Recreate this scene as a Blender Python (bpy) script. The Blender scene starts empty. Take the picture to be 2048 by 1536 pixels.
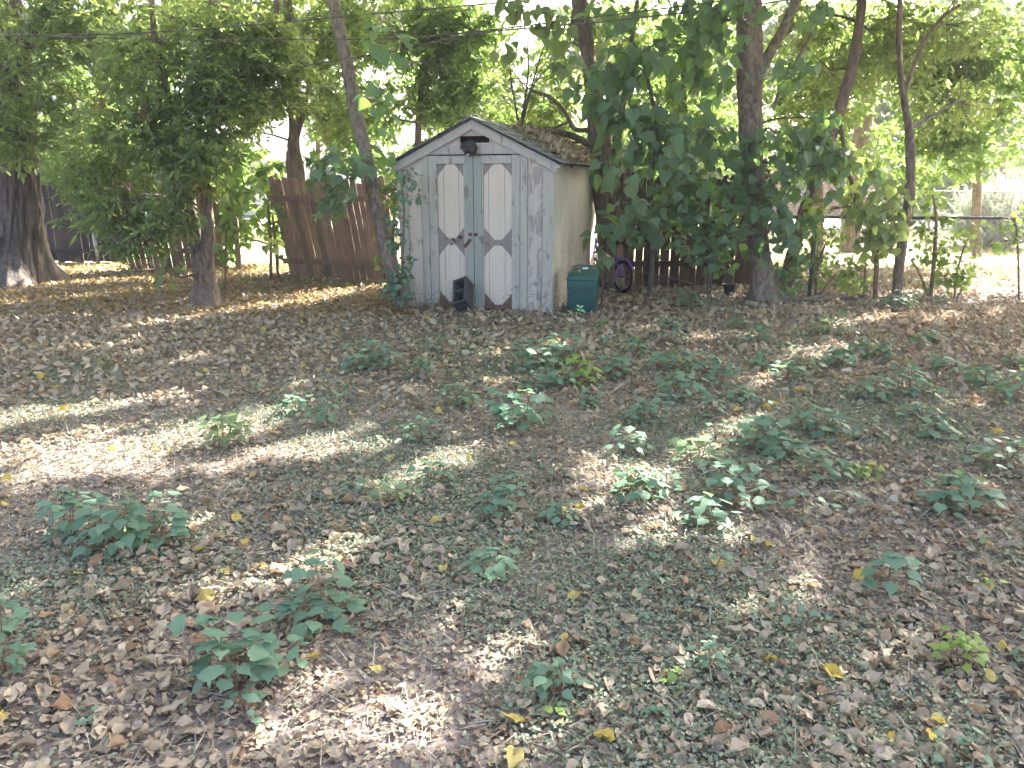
import bpy, math, random
import numpy as np
from mathutils import Vector, Matrix, Euler

C = bpy.context.scene.collection
rad = math.radians

# ------------------------------------------------------------------ camera model (same numbers for the camera and for reading positions)
FPX, CAM_H, PITCH = 1540.0, 1.6, rad(14.9)
FWD = np.array([0, math.cos(PITCH), -math.sin(PITCH)])
UPV = np.array([0, math.sin(PITCH), math.cos(PITCH)])
RGT = np.array([1.0, 0, 0])
EYE = np.array([0, 0, CAM_H])

def ray(u, v):
    return FWD + (u - 1024) / FPX * RGT + (768 - v) / FPX * UPV
def G(u, v):                       # point of the ground seen at u, v
    r = ray(u, v)
    return EYE + r * (CAM_H / -r[2])
def W(u, v, Y):                    # point at distance Y north of the viewer seen at u, v
    r = ray(u, v)
    return EYE + r * (Y / r[1])
def depth_of(P):
    return float(np.dot(np.asarray(P) - EYE, FWD))

# ------------------------------------------------------------------ sun
SUN_AZ, SUN_EL = rad(47), rad(39)
SUN = np.array([math.sin(SUN_AZ) * math.cos(SUN_EL), math.cos(SUN_AZ) * math.cos(SUN_EL), math.sin(SUN_EL)])
KX, KY = SUN[0] / SUN[2], SUN[1] / SUN[2]

# ------------------------------------------------------------------ object helpers
def tag(o, label=None, cat=None, group=None, kind=None):
    if label: o['label'] = label
    if cat: o['category'] = cat
    if group: o['group'] = group
    if kind: o['kind'] = kind
    return o
def empty(name, loc, label, cat, group=None, rz=0.0):
    o = bpy.data.objects.new(name, None)
    o.empty_display_size = 0.1
    o.location = [float(x) for x in loc]
    o.rotation_euler = (0, 0, rz)
    C.objects.link(o)
    return tag(o, label, cat, group)
def mesh_np(name, V, F, mat, parent=None, smooth=False, world=True):
    """V (n,3), F (m,3|4) arrays -> ONE mesh object. With world=True V is in world space even under a parent."""
    V = np.asarray(V, dtype=np.float32).copy()
    F = np.asarray(F, dtype=np.int32)
    if parent is not None and world:
        M = np.linalg.inv(np.array(Matrix.LocRotScale(parent.location, parent.rotation_euler, None)))
        V = V @ M[:3, :3].T.astype(np.float32) + M[:3, 3].astype(np.float32)
    me = bpy.data.meshes.new(name)
    k = F.shape[1]
    me.vertices.add(len(V)); me.vertices.foreach_set('co', V.ravel())
    me.loops.add(F.size); me.loops.foreach_set('vertex_index', F.ravel())
    me.polygons.add(len(F)); me.polygons.foreach_set('loop_start', np.arange(0, F.size, k, dtype=np.int32))
    if smooth: me.polygons.foreach_set('use_smooth', np.ones(len(F), dtype=bool))
    me.update(calc_edges=True); me.validate()
    me.materials.append(mat)
    o = bpy.data.objects.new(name, me)
    C.objects.link(o)
    if parent is not None: o.parent = parent
    return o
class MB:
    """collects polygons, builds ONE mesh object"""
    def __init__(s): s.v, s.f = [], []
    def poly(s, verts, faces):
        n = len(s.v); s.v += [tuple(map(float, p)) for p in verts]; s.f += [tuple(i + n for i in f) for f in faces]
    def box(s, x0, x1, y0, y1, z0, z1, M=None):
        p = [(x0,y0,z0),(x1,y0,z0),(x1,y1,z0),(x0,y1,z0),(x0,y0,z1),(x1,y0,z1),(x1,y1,z1),(x0,y1,z1)]
        if M is not None: p = [tuple(M @ Vector(q)) for q in p]
        s.poly(p, [(3,2,1,0),(4,5,6,7),(0,1,5,4),(1,2,6,5),(2,3,7,6),(3,0,4,7)])
    def prism(s, poly, y0, y1, M=None):       # polygon in x,z extruded along y
        n = len(poly)
        p = [(x, y0, z) for x, z in poly] + [(x, y1, z) for x, z in poly]
        if M is not None: p = [tuple(M @ Vector(q)) for q in p]
        s.poly(p, [tuple(range(n)), tuple(range(2*n-1, n-1, -1))] + [(i, i+n, (i+1) % n + n, (i+1) % n) for i in range(n)])
    def tube(s, pts, rr, sides=8, cap=True):
        V, F = tube_np(pts, rr, sides)
        n = len(s.v); s.v += [tuple(map(float, p)) for p in V]; s.f += [tuple(int(i) + n for i in f) for f in F]
        if cap:
            s.f.append(tuple(n + i for i in range(sides))[::-1]); m = n + len(V) - sides
            s.f.append(tuple(m + i for i in range(sides)))
    def torus(s, c, ax, R, r, n=40, m=8, a0=0, a1=2*math.pi):
        ax = Vector(ax).normalized(); u = ax.orthogonal().normalized(); w = ax.cross(u)
        full = abs(a1 - a0 - 2*math.pi) < 1e-6
        pts = [Vector(c) + (u*math.cos(a0+(a1-a0)*i/n) + w*math.sin(a0+(a1-a0)*i/n))*R for i in range(n if full else n+1)]
        k = len(s.v); N = len(pts)
        for i, p in enumerate(pts):
            d = (p - Vector(c)).normalized()
            for j in range(m):
                t = 2*math.pi*j/m
                s.v.append(tuple(p + d*math.cos(t)*r + ax*math.sin(t)*r))
        for i in range(N if full else N-1):
            for j in range(m):
                a, b = k+i*m+j, k+i*m+(j+1) % m
                c2, d2 = k+((i+1) % N)*m+(j+1) % m, k+((i+1) % N)*m+j
                s.f.append((a, d2, c2, b))
    def build(s, name, mat, parent=None, bevel=0.0, smooth=False):
        me = bpy.data.meshes.new(name); me.from_pydata(s.v, [], s.f); me.validate(); me.update()
        me.materials.append(mat)
        if smooth: me.polygons.foreach_set('use_smooth', np.ones(len(me.polygons), dtype=bool))
        o = bpy.data.objects.new(name, me); C.objects.link(o)
        if parent is not None: o.parent = parent
        if bevel:
            b = o.modifiers.new('bevel', 'BEVEL'); b.width = bevel; b.segments = 2; b.limit_method = 'ANGLE'
        return o
def tube_np(pts, rr, sides=8):
    P = np.asarray(pts, dtype=float); n = len(P)
    rr = np.broadcast_to(np.asarray(rr, dtype=float), (n,))
    T = np.gradient(P, axis=0); T /= np.linalg.norm(T, axis=1)[:, None] + 1e-9
    ref = np.array([0.0, 1.0, 0]) if abs(T[0][1]) < 0.8 else np.array([1.0, 0, 0])
    V = []
    a = np.linspace(0, 2*np.pi, sides, endpoint=False)
    for i in range(n):
        u = np.cross(T[i], ref); u /= np.linalg.norm(u) + 1e-9
        w = np.cross(T[i], u); ref = np.cross(u, T[i])
        V.append(P[i] + rr[i]*(np.cos(a)[:, None]*u + np.sin(a)[:, None]*w))
    V = np.concatenate(V)
    F = [(i*sides+j, i*sides+(j+1) % sides, (i+1)*sides+(j+1) % sides, (i+1)*sides+j) for i in range(n-1) for j in range(sides)]
    return V, np.array(F)
def smooth_path(pts, rr, k=4):
    """Catmull-Rom through points with radii"""
    P = np.asarray(pts, float); R = np.asarray(rr, float); n = len(P); out, ro = [], []
    for i in range(n-1):
        p0, p1, p2, p3 = P[max(i-1, 0)], P[i], P[i+1], P[min(i+2, n-1)]
        for j in range(k):
            t = j/k
            out.append(0.5*((2*p1)+(-p0+p2)*t+(2*p0-5*p1+4*p2-p3)*t*t+(-p0+3*p1-3*p2+p3)*t**3)); ro.append(R[i]*(1-t)+R[i+1]*t)
    out.append(P[-1]); ro.append(R[-1])
    return np.array(out), np.array(ro)

# ------------------------------------------------------------------ materials
def new_mat(name):
    m = bpy.data.materials.new(name); m.use_nodes = True
    nt = m.node_tree; nt.nodes.clear()
    out = nt.nodes.new('ShaderNodeOutputMaterial')
    return m, nt, out
def N(nt, t, **kw):
    n = nt.nodes.new(t)
    for k, v in kw.items():
        if k.startswith('i_'): n.inputs[k[2:].replace('_', ' ')].default_value = v
        else: setattr(n, k, v)
    return n
def c4(c): return (c[0], c[1], c[2], 1.0)
def ramp(nt, fac, stops):
    r = N(nt, 'ShaderNodeValToRGB'); e = r.color_ramp.elements
    while len(e) > 1: e.remove(e[-1])
    e[0].position, e[0].color = stops[0][0], c4(stops[0][1])
    for p, c in stops[1:]:
        q = e.new(p); q.color = c4(c)
    nt.links.new(fac, r.inputs['Fac']); return r.outputs['Color']
def coords(nt, scale=(1, 1, 1), kind='Object'):
    tc = N(nt, 'ShaderNodeTexCoord'); mp = N(nt, 'ShaderNodeMapping'); mp.inputs['Scale'].default_value = scale
    nt.links.new(tc.outputs[kind], mp.inputs['Vector']); return mp.outputs['Vector']
def noise(nt, vec, scale, detail=6, rough=0.6, dist=0.0):
    n = N(nt, 'ShaderNodeTexNoise'); n.inputs['Scale'].default_value = scale; n.inputs['Detail'].default_value = detail
    n.inputs['Roughness'].default_value = rough; n.inputs['Distortion'].default_value = dist
    nt.links.new(vec, n.inputs['Vector']); return n.outputs['Fac']
def mixc(nt, fac, a, b, mode='MIX'):
    m = N(nt, 'ShaderNodeMix', data_type='RGBA', blend_type=mode)
    L = nt.links
    if isinstance(fac, (int, float)): m.inputs['Factor'].default_value = fac
    else: L.new(fac, m.inputs['Factor'])
    for s, x in (('A', a), ('B', b)):
        i = [q for q in m.inputs if q.name == s and q.type == 'RGBA'][0]
        if isinstance(x, tuple): i.default_value = c4(x)
        else: L.new(x, i)
    return [q for q in m.outputs if q.type == 'RGBA'][0]
def bump(nt, h, strength=0.4, dist=0.02):
    b = N(nt, 'ShaderNodeBump'); b.inputs['Strength'].default_value = strength; b.inputs['Distance'].default_value = dist
    nt.links.new(h, b.inputs['Height']); return b.outputs['Normal']
def pbsdf(nt, out, col, rough=0.8, nor=None, metal=0.0, spec=0.3):
    p = N(nt, 'ShaderNodeBsdfPrincipled')
    if isinstance(col, tuple): p.inputs['Base Color'].default_value = c4(col)
    else: nt.links.new(col, p.inputs['Base Color'])
    if isinstance(rough, (int, float)): p.inputs['Roughness'].default_value = rough
    else: nt.links.new(rough, p.inputs['Roughness'])
    p.inputs['Metallic'].default_value = metal
    p.inputs['Specular IOR Level'].default_value = spec
    if nor is not None: nt.links.new(nor, p.inputs['Normal'])
    if out is not None: nt.links.new(p.outputs['BSDF'], out.inputs['Surface'])
    return p
def leaf_mat(name, cols, trans, tf=0.4, rough=0.5, spec=0.35):
    m, nt, out = new_mat(name)
    g = N(nt, 'ShaderNodeNewGeometry')
    n = len(cols)
    col = ramp(nt, g.outputs['Random Per Island'], [(i/max(n-1, 1), c) for i, c in enumerate(cols)])
    v = noise(nt, coords(nt), 1.3, 3)
    col = mixc(nt, v, mixc(nt, 0.3, col, (0.02, 0.03, 0.02)), mixc(nt, 0.1, col, (0.35, 0.42, 0.12)))
    p = pbsdf(nt, None, col, rough, spec=spec)
    t = N(nt, 'ShaderNodeBsdfTranslucent')
    tcol = ramp(nt, g.outputs['Random Per Island'], [(0, tuple(x*0.75 for x in trans)), (1, tuple(min(x*1.2, 0.9) for x in trans))])
    nt.links.new(tcol, t.inputs['Color'])
    mx = N(nt, 'ShaderNodeMixShader'); mx.inputs['Fac'].default_value = tf
    nt.links.new(p.outputs['BSDF'], mx.inputs[1]); nt.links.new(t.outputs['BSDF'], mx.inputs[2])
    nt.links.new(mx.outputs['Shader'], out.inputs['Surface'])
    return m
def bark_mat(name, dark, light, su=9.0, sv=1.6, strength=0.9):
    m, nt, out = new_mat(name)
    v = coords(nt, (su, su, sv))
    a = noise(nt, v, 2.2, 8, 0.65, 0.6); b = noise(nt, coords(nt, (1.5, 1.5, 1)), 2.0, 4)
    col = ramp(nt, a, [(0.36, tuple(x*0.28 for x in dark)), (0.48, dark), (0.62, tuple(x*1.15 for x in light))])
    col = mixc(nt, b, col, mixc(nt, 0.5, col, (0.30, 0.28, 0.25)))
    pbsdf(nt, out, col, 0.92, bump(nt, a, strength, 0.06), spec=0.15)
    return m
def wood_mat(name, dark, light, axis='z', strength=0.5):
    m, nt, out = new_mat(name)
    sc = {'z': (22, 22, 1.2), 'x': (1.2, 22, 22)}[axis]
    a = noise(nt, coords(nt, sc), 2.0, 8, 0.7, 0.3); g = N(nt, 'ShaderNodeNewGeometry')
    col = ramp(nt, a, [(0.3, tuple(x*0.6 for x in dark)), (0.5, dark), (0.7, light)])
    v = ramp(nt, g.outputs['Random Per Island'], [(0, (0.62, 0.62, 0.66)), (1, (1.15, 1.05, 1.0))])
    col = mixc(nt, 1.0, col, v, 'MULTIPLY')
    st = noise(nt, coords(nt), 2.3, 4)
    col = mixc(nt, ramp(nt, st, [(0.5, (0, 0, 0)), (0.7, (0.5, 0.5, 0.5))]), col, (0.11, 0.10, 0.09))
    pbsdf(nt, out, col, 0.85, bump(nt, a, strength, 0.01), spec=0.2)
    return m
def paint_mat(name, paint, bare, thr=0.62, stain=(0.2, 0.17, 0.14), zdirt=0.12, fine=1.0, damp=0.21):
    """old paint: bare weathered patches, streaks, splashed dirt spots near the ground"""
    m, nt, out = new_mat(name)
    w = noise(nt, coords(nt, (1, 1, 0.35)), 6.0*fine, 8, 0.72, 0.4)
    peel = ramp(nt, w, [(thr-0.03, (0, 0, 0)), (thr+0.03, (1, 1, 1))])
    tone = noise(nt, coords(nt, (3, 3, 0.6)), 3.0, 5)
    pc = mixc(nt, tone, tuple(x*0.86 for x in paint), tuple(min(1, x*1.08) for x in paint))
    col = mixc(nt, peel, pc, bare)
    sp = noise(nt, coords(nt, (1, 1, 0.8)), 38.0, 3, 0.6)
    big = noise(nt, coords(nt), 4.5, 3, 0.5)
    tc = N(nt, 'ShaderNodeTexCoord'); sx = N(nt, 'ShaderNodeSeparateXYZ'); nt.links.new(tc.outputs['Object'], sx.inputs[0])
    mr = N(nt, 'ShaderNodeMapRange'); mr.inputs['From Min'].default_value = 0.0; mr.inputs['From Max'].default_value = zdirt*4
    mr.inputs['To Min'].default_value = damp; mr.inputs['To Max'].default_value = 0.0
    nt.links.new(sx.outputs['Z'], mr.inputs['Value'])
    ad = N(nt, 'ShaderNodeMath', operation='ADD'); nt.links.new(sp, ad.inputs[0]); nt.links.new(mr.outputs['Result'], ad.inputs[1])
    ad2 = N(nt, 'ShaderNodeMath', operation='MULTIPLY_ADD'); nt.links.new(big, ad2.inputs[0]); ad2.inputs[1].default_value = 0.35
    nt.links.new(ad.outputs[0], ad2.inputs[2])
    col = mixc(nt, ramp(nt, ad2.outputs[0], [(0.86, (0, 0, 0)), (0.93, (0.85, 0.85, 0.85))]), col, stain)
    g = noise(nt, coords(nt, (30, 30, 1.2)), 2.0, 6)
    col = mixc(nt, 0.35, col, mixc(nt, 1.0, col, ramp(nt, g, [(0.3, (0.7, 0.7, 0.7)), (0.7, (1.1, 1.1, 1.1))]), 'MULTIPLY'))
    pbsdf(nt, out, col, 0.75, bump(nt, w, 0.15, 0.006), spec=0.2)
    return m
def plain_mat(name, col, rough=0.6, metal=0.0, var=0.25, scale=12, spec=0.4, bumps=0.1):
    m, nt, out = new_mat(name)
    v = noise(nt, coords(nt), scale, 6, 0.65)
    cc = ramp(nt, v, [(0.3, tuple(x*(1-var) for x in col)), (0.7, tuple(min(1, x*(1+var)) for x in col))])
    pbsdf(nt, out, cc, rough, bump(nt, v, bumps, 0.004), metal, spec)
    return m

M = {}
M['leaf_fine'] = leaf_mat('leaf_fine', [(0.085,0.13,0.07),(0.10,0.16,0.08),(0.135,0.195,0.105),(0.12,0.18,0.075)], (0.38,0.48,0.12), 0.48)
M['leaf_sunny'] = leaf_mat('leaf_sunny', [(0.07,0.125,0.04),(0.10,0.165,0.05),(0.13,0.19,0.065)], (0.30,0.46,0.10), 0.46)
M['leaf_broad'] = leaf_mat('leaf_broad', [(0.085,0.145,0.11),(0.10,0.17,0.12),(0.115,0.19,0.13)], (0.24,0.42,0.07), 0.35, 0.55, 0.3)
M['leaf_weed'] = leaf_mat('leaf_weed', [(0.085,0.165,0.13),(0.11,0.20,0.155),(0.145,0.235,0.18)], (0.26,0.42,0.15), 0.3, 0.6, 0.2)
M['leaf_lime'] = leaf_mat('leaf_lime', [(0.16,0.26,0.07),(0.20,0.32,0.08)], (0.4,0.5,0.1), 0.35, 0.55, 0.3)
M['leaf_sunlit'] = leaf_mat('leaf_sunlit', [(0.13,0.21,0.12),(0.17,0.25,0.14)], (0.35,0.45,0.16), 0.35, 0.45, 0.4)  # weed green lightened: the sun on these seedlings is put into the colour
M['leaf_mat_cover'] = leaf_mat('leaf_cover', [(0.08,0.13,0.10),(0.12,0.18,0.14),(0.18,0.23,0.19),(0.25,0.28,0.23)], (0.25,0.33,0.12), 0.25)
M['leaf_brown'] = leaf_mat('leaf_brown', [(0.20,0.12,0.07),(0.26,0.15,0.07)], (0.4,0.22,0.08), 0.3, 0.8, 0.15)
M['leaf_silver'] = leaf_mat('leaf_silver', [(0.30,0.36,0.29),(0.38,0.44,0.36)], (0.42,0.5,0.36), 0.35, 0.6, 0.3)
M['dead'] = leaf_mat('dead_leaf', [(0.15,0.115,0.095),(0.37,0.305,0.24),(0.21,0.17,0.148),(0.47,0.395,0.315),(0.28,0.225,0.18),(0.39,0.32,0.255),(0.22,0.115,0.075),(0.43,0.36,0.28),(0.31,0.258,0.215),(0.53,0.46,0.38)], (0.40,0.29,0.18), 0.2, 0.8, 0.2)
M['dead_gold'] = leaf_mat('dead_gold', [(0.24,0.15,0.08),(0.34,0.23,0.11),(0.20,0.13,0.08),(0.38,0.27,0.15),(0.29,0.20,0.13)], (0.5,0.36,0.12), 0.25, 0.8, 0.2)
M['dead_yellow'] = leaf_mat('dead_yellow', [(0.52,0.38,0.06),(0.46,0.36,0.12),(0.42,0.40,0.16)], (0.6,0.45,0.1), 0.3, 0.7, 0.2)
M['straw'] = leaf_mat('straw', [(0.24,0.20,0.17),(0.37,0.33,0.29),(0.15,0.12,0.105),(0.46,0.42,0.38)], (0.3,0.24,0.16), 0.1, 0.9, 0.1)
M['bark_old'] = bark_mat('bark_old', (0.075,0.058,0.052), (0.15,0.125,0.115), 11, 1.1, 1.0)
M['bark_brown'] = bark_mat('bark_brown', (0.10,0.062,0.045), (0.19,0.128,0.095), 12, 3.0, 0.6)
M['bark_grey'] = bark_mat('bark_grey', (0.115,0.083,0.064), (0.21,0.163,0.13), 10, 5.0, 0.35)
M['bark_dark'] = bark_mat('bark_dark', (0.055,0.045,0.04), (0.12,0.10,0.09), 12, 3, 0.6)
M['stem'] = plain_mat('stem', (0.16,0.11,0.075), 0.7, var=0.3)
M['stem_green'] = plain_mat('stem_green', (0.12,0.13,0.07), 0.7, var=0.3)
# ------------------------------------------------------------------ numpy noise, leaf templates and instancing
def sfield(x, y, seed, scale=1.0, octv=4):
    r = np.random.default_rng(seed); o = np.zeros_like(x)
    for k in range(octv):
        for _ in range(4):
            a = r.uniform(0, 2*np.pi); w = scale*(1.9**k)*r.uniform(0.7, 1.3); ph = r.uniform(0, 6.28)
            o += np.sin((x*np.cos(a)+y*np.sin(a))*w+ph)*0.55**k
    return o/4
def ground_z(x, y):
    x = np.asarray(x, float); y = np.asarray(y, float)
    f = np.clip((y+4)/4, 0, 1)*np.clip((30-y)/12, 0, 1)
    return (sfield(x, y, 5, 0.9, 4)*0.016 + sfield(x, y, 6, 6.0, 2)*0.007)*f

def t_leaf(prof, bend=0.25, fold=0.2, cols=1, curlx=0.0, wav=0.0, seed=0):
    """prof: half widths along a unit-length leaf. returns V, F(tri). x across, y along, z up"""
    r = np.random.default_rng(seed); k = len(prof); V = [(0, 0, 0)]; F = []
    ys = np.linspace(0, 1, k+2)
    xs = np.linspace(-1, 1, 2*cols+1); m = len(xs)
    def z(x, y, w): return -bend*y*y + fold*abs(x)*w + curlx*(x*w)**2*3 + wav*r.normal()*0.06
    for i, w in enumerate(prof):
        y = ys[i+1]
        for x in xs: V.append((x*w, y-(0.06 if abs(x) > .5 and i == 0 and k > 3 else 0), z(x, y, w)))
    V.append((0, 1, z(0, 1, 0)))
    for j in range(m-1): F.append((0, 1+j+1, 1+j))
    for i in range(k-1):
        a, b = 1+i*m, 1+(i+1)*m
        for j in range(m-1): F += [(a+j, a+j+1, b+j+1), (a+j, b+j+1, b+j)]
    a, t = 1+(k-1)*m, len(V)-1
    for j in range(m-1): F.append((a+j, a+j+1, t))
    return np.array(V, float), np.array(F)
def t_serrate(prof, n=9, bend=0.3, fold=0.25, lobes=0):
    """toothed heart leaf: outline fan around the midrib"""
    V, F = [], []
    ys = np.linspace(0.0, 1, n)
    def hw(y):
        q = np.interp(y, np.linspace(0, 1, len(prof)), prof)
        if lobes: q *= 1-0.42*max(0, math.sin((y-0.12)*math.pi*2*lobes))**2*(0.35 < y < 0.8)
        return q
    mid = []
    for y in ys: mid.append(len(V)); V.append((0, y, -bend*y*y))
    for sgn in (1, -1):
        prev = None; row = []
        for i, y in enumerate(ys):
            tooth = 1.0+(0.10 if i % 2 else -0.06)
            w = hw(y)*tooth; yy = y-(0.07 if i % 2 else 0.0)-(0.05 if i == 0 else 0)
            row.append(len(V)); V.append((sgn*w, yy, -bend*yy*yy*1.0+fold*w*0.6-0.5*w*w))
        for i in range(n-1):
            q = [(mid[i], row[i], row[i+1]), (mid[i], row[i+1], mid[i+1])]
            F += q if sgn > 0 else [t[::-1] for t in q]
    return np.array(V, float), np.array(F)

T_FINE = (np.array([(0,0,0),(0.17,0.40,0.05),(0,1,-0.12),(-0.17,0.40,0.05)], float), np.array([(0,1,2),(0,2,3)]))
T_OVAL = (np.array([(0,0,0),(0.30,0.42,0.06),(0,1,-0.1),(-0.30,0.42,0.06)], float), np.array([(0,1,2),(0,2,3)]))
T_FINE2 = t_leaf([0.15, 0.19, 0.11], 0.22, 0.3)
T_HEART = t_leaf([0.36, 0.43, 0.36, 0.22, 0.09], 0.28, 0.18)
T_HEART2 = t_leaf([0.32, 0.40, 0.35, 0.20, 0.08], 0.42, 0.34, seed=2)
T_WEED = [t_serrate([0.10, 0.37, 0.38, 0.27, 0.12, 0.03, 0.0], 11, 0.35), t_serrate([0.14, 0.42, 0.40, 0.25, 0.10, 0.0], 9, 0.25), t_serrate([0.12, 0.48, 0.52, 0.42, 0.22, 0.06, 0.0], 13, 0.22, 0.2, lobes=2)]
T_DEAD = [t_leaf([0.30, 0.34, 0.20], *a, wav=w, seed=i) for i, (a, w) in enumerate([((0.35, 0.3), .6), ((-0.3, 0.5), .7), ((0.1, 0.8), .5), ((-0.5, 0.2), .8), ((0.5, 0.9), .5), ((0.05, 0.15), .5), ((-0.15, -0.5), .8), ((0.2, -0.8), .6), ((-0.7, 0.6), .6), ((0.3, 1.2), .6)])]
T_DEADBIG = [t_leaf([0.20, 0.32, 0.33, 0.22, 0.08], *a, cols=2, wav=w, seed=20+i) for i, (a, w) in enumerate([((0.15, 0.2), .8), ((-0.2, 0.3), 1.1), ((0.1, 0.6), 1.0), ((-0.25, 0.1), 1.1), ((0.3, 0.5), .9), ((0.1, -0.3), 1.0), ((-0.15, 0.9), 1.2), ((0.3, -0.4), 1.1), ((-0.4, 0.5), 1.3), ((0.2, 1.2), .8), ((0.0, 0.1), 1.0), ((0.1, 0.2), .8)])]

def nrm(a): return a/(np.linalg.norm(a, axis=-1, keepdims=True)+1e-9)
def inst(T, P, A, Nn, S):
    """place template T at P, leaf axis A, rough normal Nn, size S"""
    V, F = T
    P = np.asarray(P, float); n = len(P)
    A = nrm(np.asarray(A, float)); B = nrm(np.cross(A, Nn)); Z = np.cross(B, A)
    S = np.broadcast_to(np.asarray(S, float), (n,))
    X = P[:, None, :] + S[:, None, None]*(V[None, :, 0, None]*B[:, None, :] + V[None, :, 1, None]*A[:, None, :] + V[None, :, 2, None]*Z[:, None, :])
    FF = F[None]+(np.arange(n)*len(V))[:, None, None]
    return X.reshape(-1, 3), FF.reshape(-1, 3)
def join(parts):
    V, F, k = [], [], 0
    for v, f in parts:
        if len(v) == 0: continue
        V.append(v); F.append(np.asarray(f)+k); k += len(v)
    return np.concatenate(V), np.concatenate(F)
def inst_mix(Ts, P, A, Nn, S, rng):
    n = len(P); w = rng.integers(0, len(Ts), n); S = np.broadcast_to(np.asarray(S, float), (n,)); out = []
    for i, T in enumerate(Ts):
        q = w == i
        if q.any(): out.append(inst(T, P[q], A[q], Nn[q], S[q]))
    return join(out)
def rdir(rng, n): return nrm(rng.normal(size=(n, 3)))

# ------------------------------------------------------------------ ground
def build_ground():
    def grid(xs, ys, zf):
        X, Y = np.meshgrid(xs, ys); V = np.stack([X, Y, zf(X, Y)], -1).reshape(-1, 3); n, m = len(ys), len(xs)
        i = np.arange(n*m).reshape(n, m)
        F = np.stack([i[:-1, :-1], i[:-1, 1:], i[1:, 1:], i[1:, :-1]], -1).reshape(-1, 4); return V, F
    xs = np.concatenate([[-75, -60, -45, -30], np.linspace(-18, 22, 330), [34, 50, 62, 75]])
    ys = np.concatenate([[-30, -18, -8], np.linspace(-3, 28, 280), [36, 48, 58, 66]])
    V, F = grid(xs, ys, ground_z)
    m, nt, out = new_mat('yard_soil')
    a = noise(nt, coords(nt), 2.2, 8, 0.65); b = noise(nt, coords(nt), 26, 8, 0.7); d = noise(nt, coords(nt), 140, 4, 0.7)
    col = ramp(nt, b, [(0.3, (0.055, 0.043, 0.040)), (0.5, (0.13, 0.108, 0.10)), (0.72, (0.24, 0.21, 0.20))])
    col = mixc(nt, ramp(nt, a, [(0.42, (0, 0, 0)), (0.6, (0.7, 0.7, 0.7))]), col, (0.20, 0.178, 0.172))
    col = mixc(nt, ramp(nt, d, [(0.55, (0, 0, 0)), (0.7, (0.6, 0.6, 0.6))]), col, (0.31, 0.285, 0.27))
    pbsdf(nt, out, col, 0.95, bump(nt, b, 0.9, 0.02), spec=0.1)
    o = mesh_np('ground', V, F, m, smooth=True); tag(o, 'bare grey brown yard soil under the fallen leaves', 'ground', kind='structure')
    # sunlit dry lawn and pale street beyond the chain-link fences
    m2, nt, out = new_mat('dry_lawn')
    b = noise(nt, coords(nt), 9, 8, 0.7); c = noise(nt, coords(nt), 0.7, 4)
    col = ramp(nt, b, [(0.3, (0.20, 0.18, 0.10)), (0.5, (0.34, 0.30, 0.19)), (0.7, (0.46, 0.42, 0.28))])
    col = mixc(nt, c, col, (0.30, 0.31, 0.17)); pbsdf(nt, out, col, 0.95, bump(nt, b, 0.8, 0.03), spec=0.1)
    xs = np.linspace(-30, 45, 60); ys = np.linspace(14.4, 25.4, 26)
    V, F = grid(xs, ys, lambda x, y: ground_z(x, y)+0.012*np.clip((y-14.3)/1.0, 0, 1)+0.004)
    o = mesh_np('lawn', V, F, m2, smooth=True); tag(o, 'sunlit dry lawn beyond the chain-link fence', 'lawn', kind='structure')
    m3, nt, out = new_mat('street'); b = noise(nt, coords(nt), 30, 6, 0.7)
    pbsdf(nt, out, ramp(nt, b, [(0.3, (0.36, 0.35, 0.33)), (0.7, (0.48, 0.47, 0.44))]), 0.9, spec=0.2)
    V, F = grid(np.linspace(-60, 72, 20), np.linspace(25.6, 33, 4), lambda x, y: x*0+0.03)
    o = mesh_np('street', V, F, m3); tag(o, 'pale concrete street beyond the yards', 'street', kind='structure')
build_ground()

SHED_C = G(1101, 629); SHED_YAW = rad(17.6); SW, SD, SE, SA = 1.96, 2.8, 1.80, 2.27
shed_left = SHED_C + SW*np.array([-math.cos(SHED_YAW), math.sin(SHED_YAW), 0])
def in_shed(x, y, mg=0.02):
    dx, dy = x-shed_left[0], y-shed_left[1]
    lx = dx*math.cos(SHED_YAW)-dy*math.sin(SHED_YAW); ly = dx*math.sin(SHED_YAW)+dy*math.cos(SHED_YAW)
    return (lx > -mg) & (lx < SW+mg) & (ly > -mg) & (ly < SD+mg)
def view_pts(rng, n, y0, y1, power=1.0, side=0.76):
    y = y0+(y1-y0)*rng.random(n)**power; x = rng.uniform(-1, 1, n)*(y*side+0.7)
    k = ~in_shed(x, y); return x[k], y[k]

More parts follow.
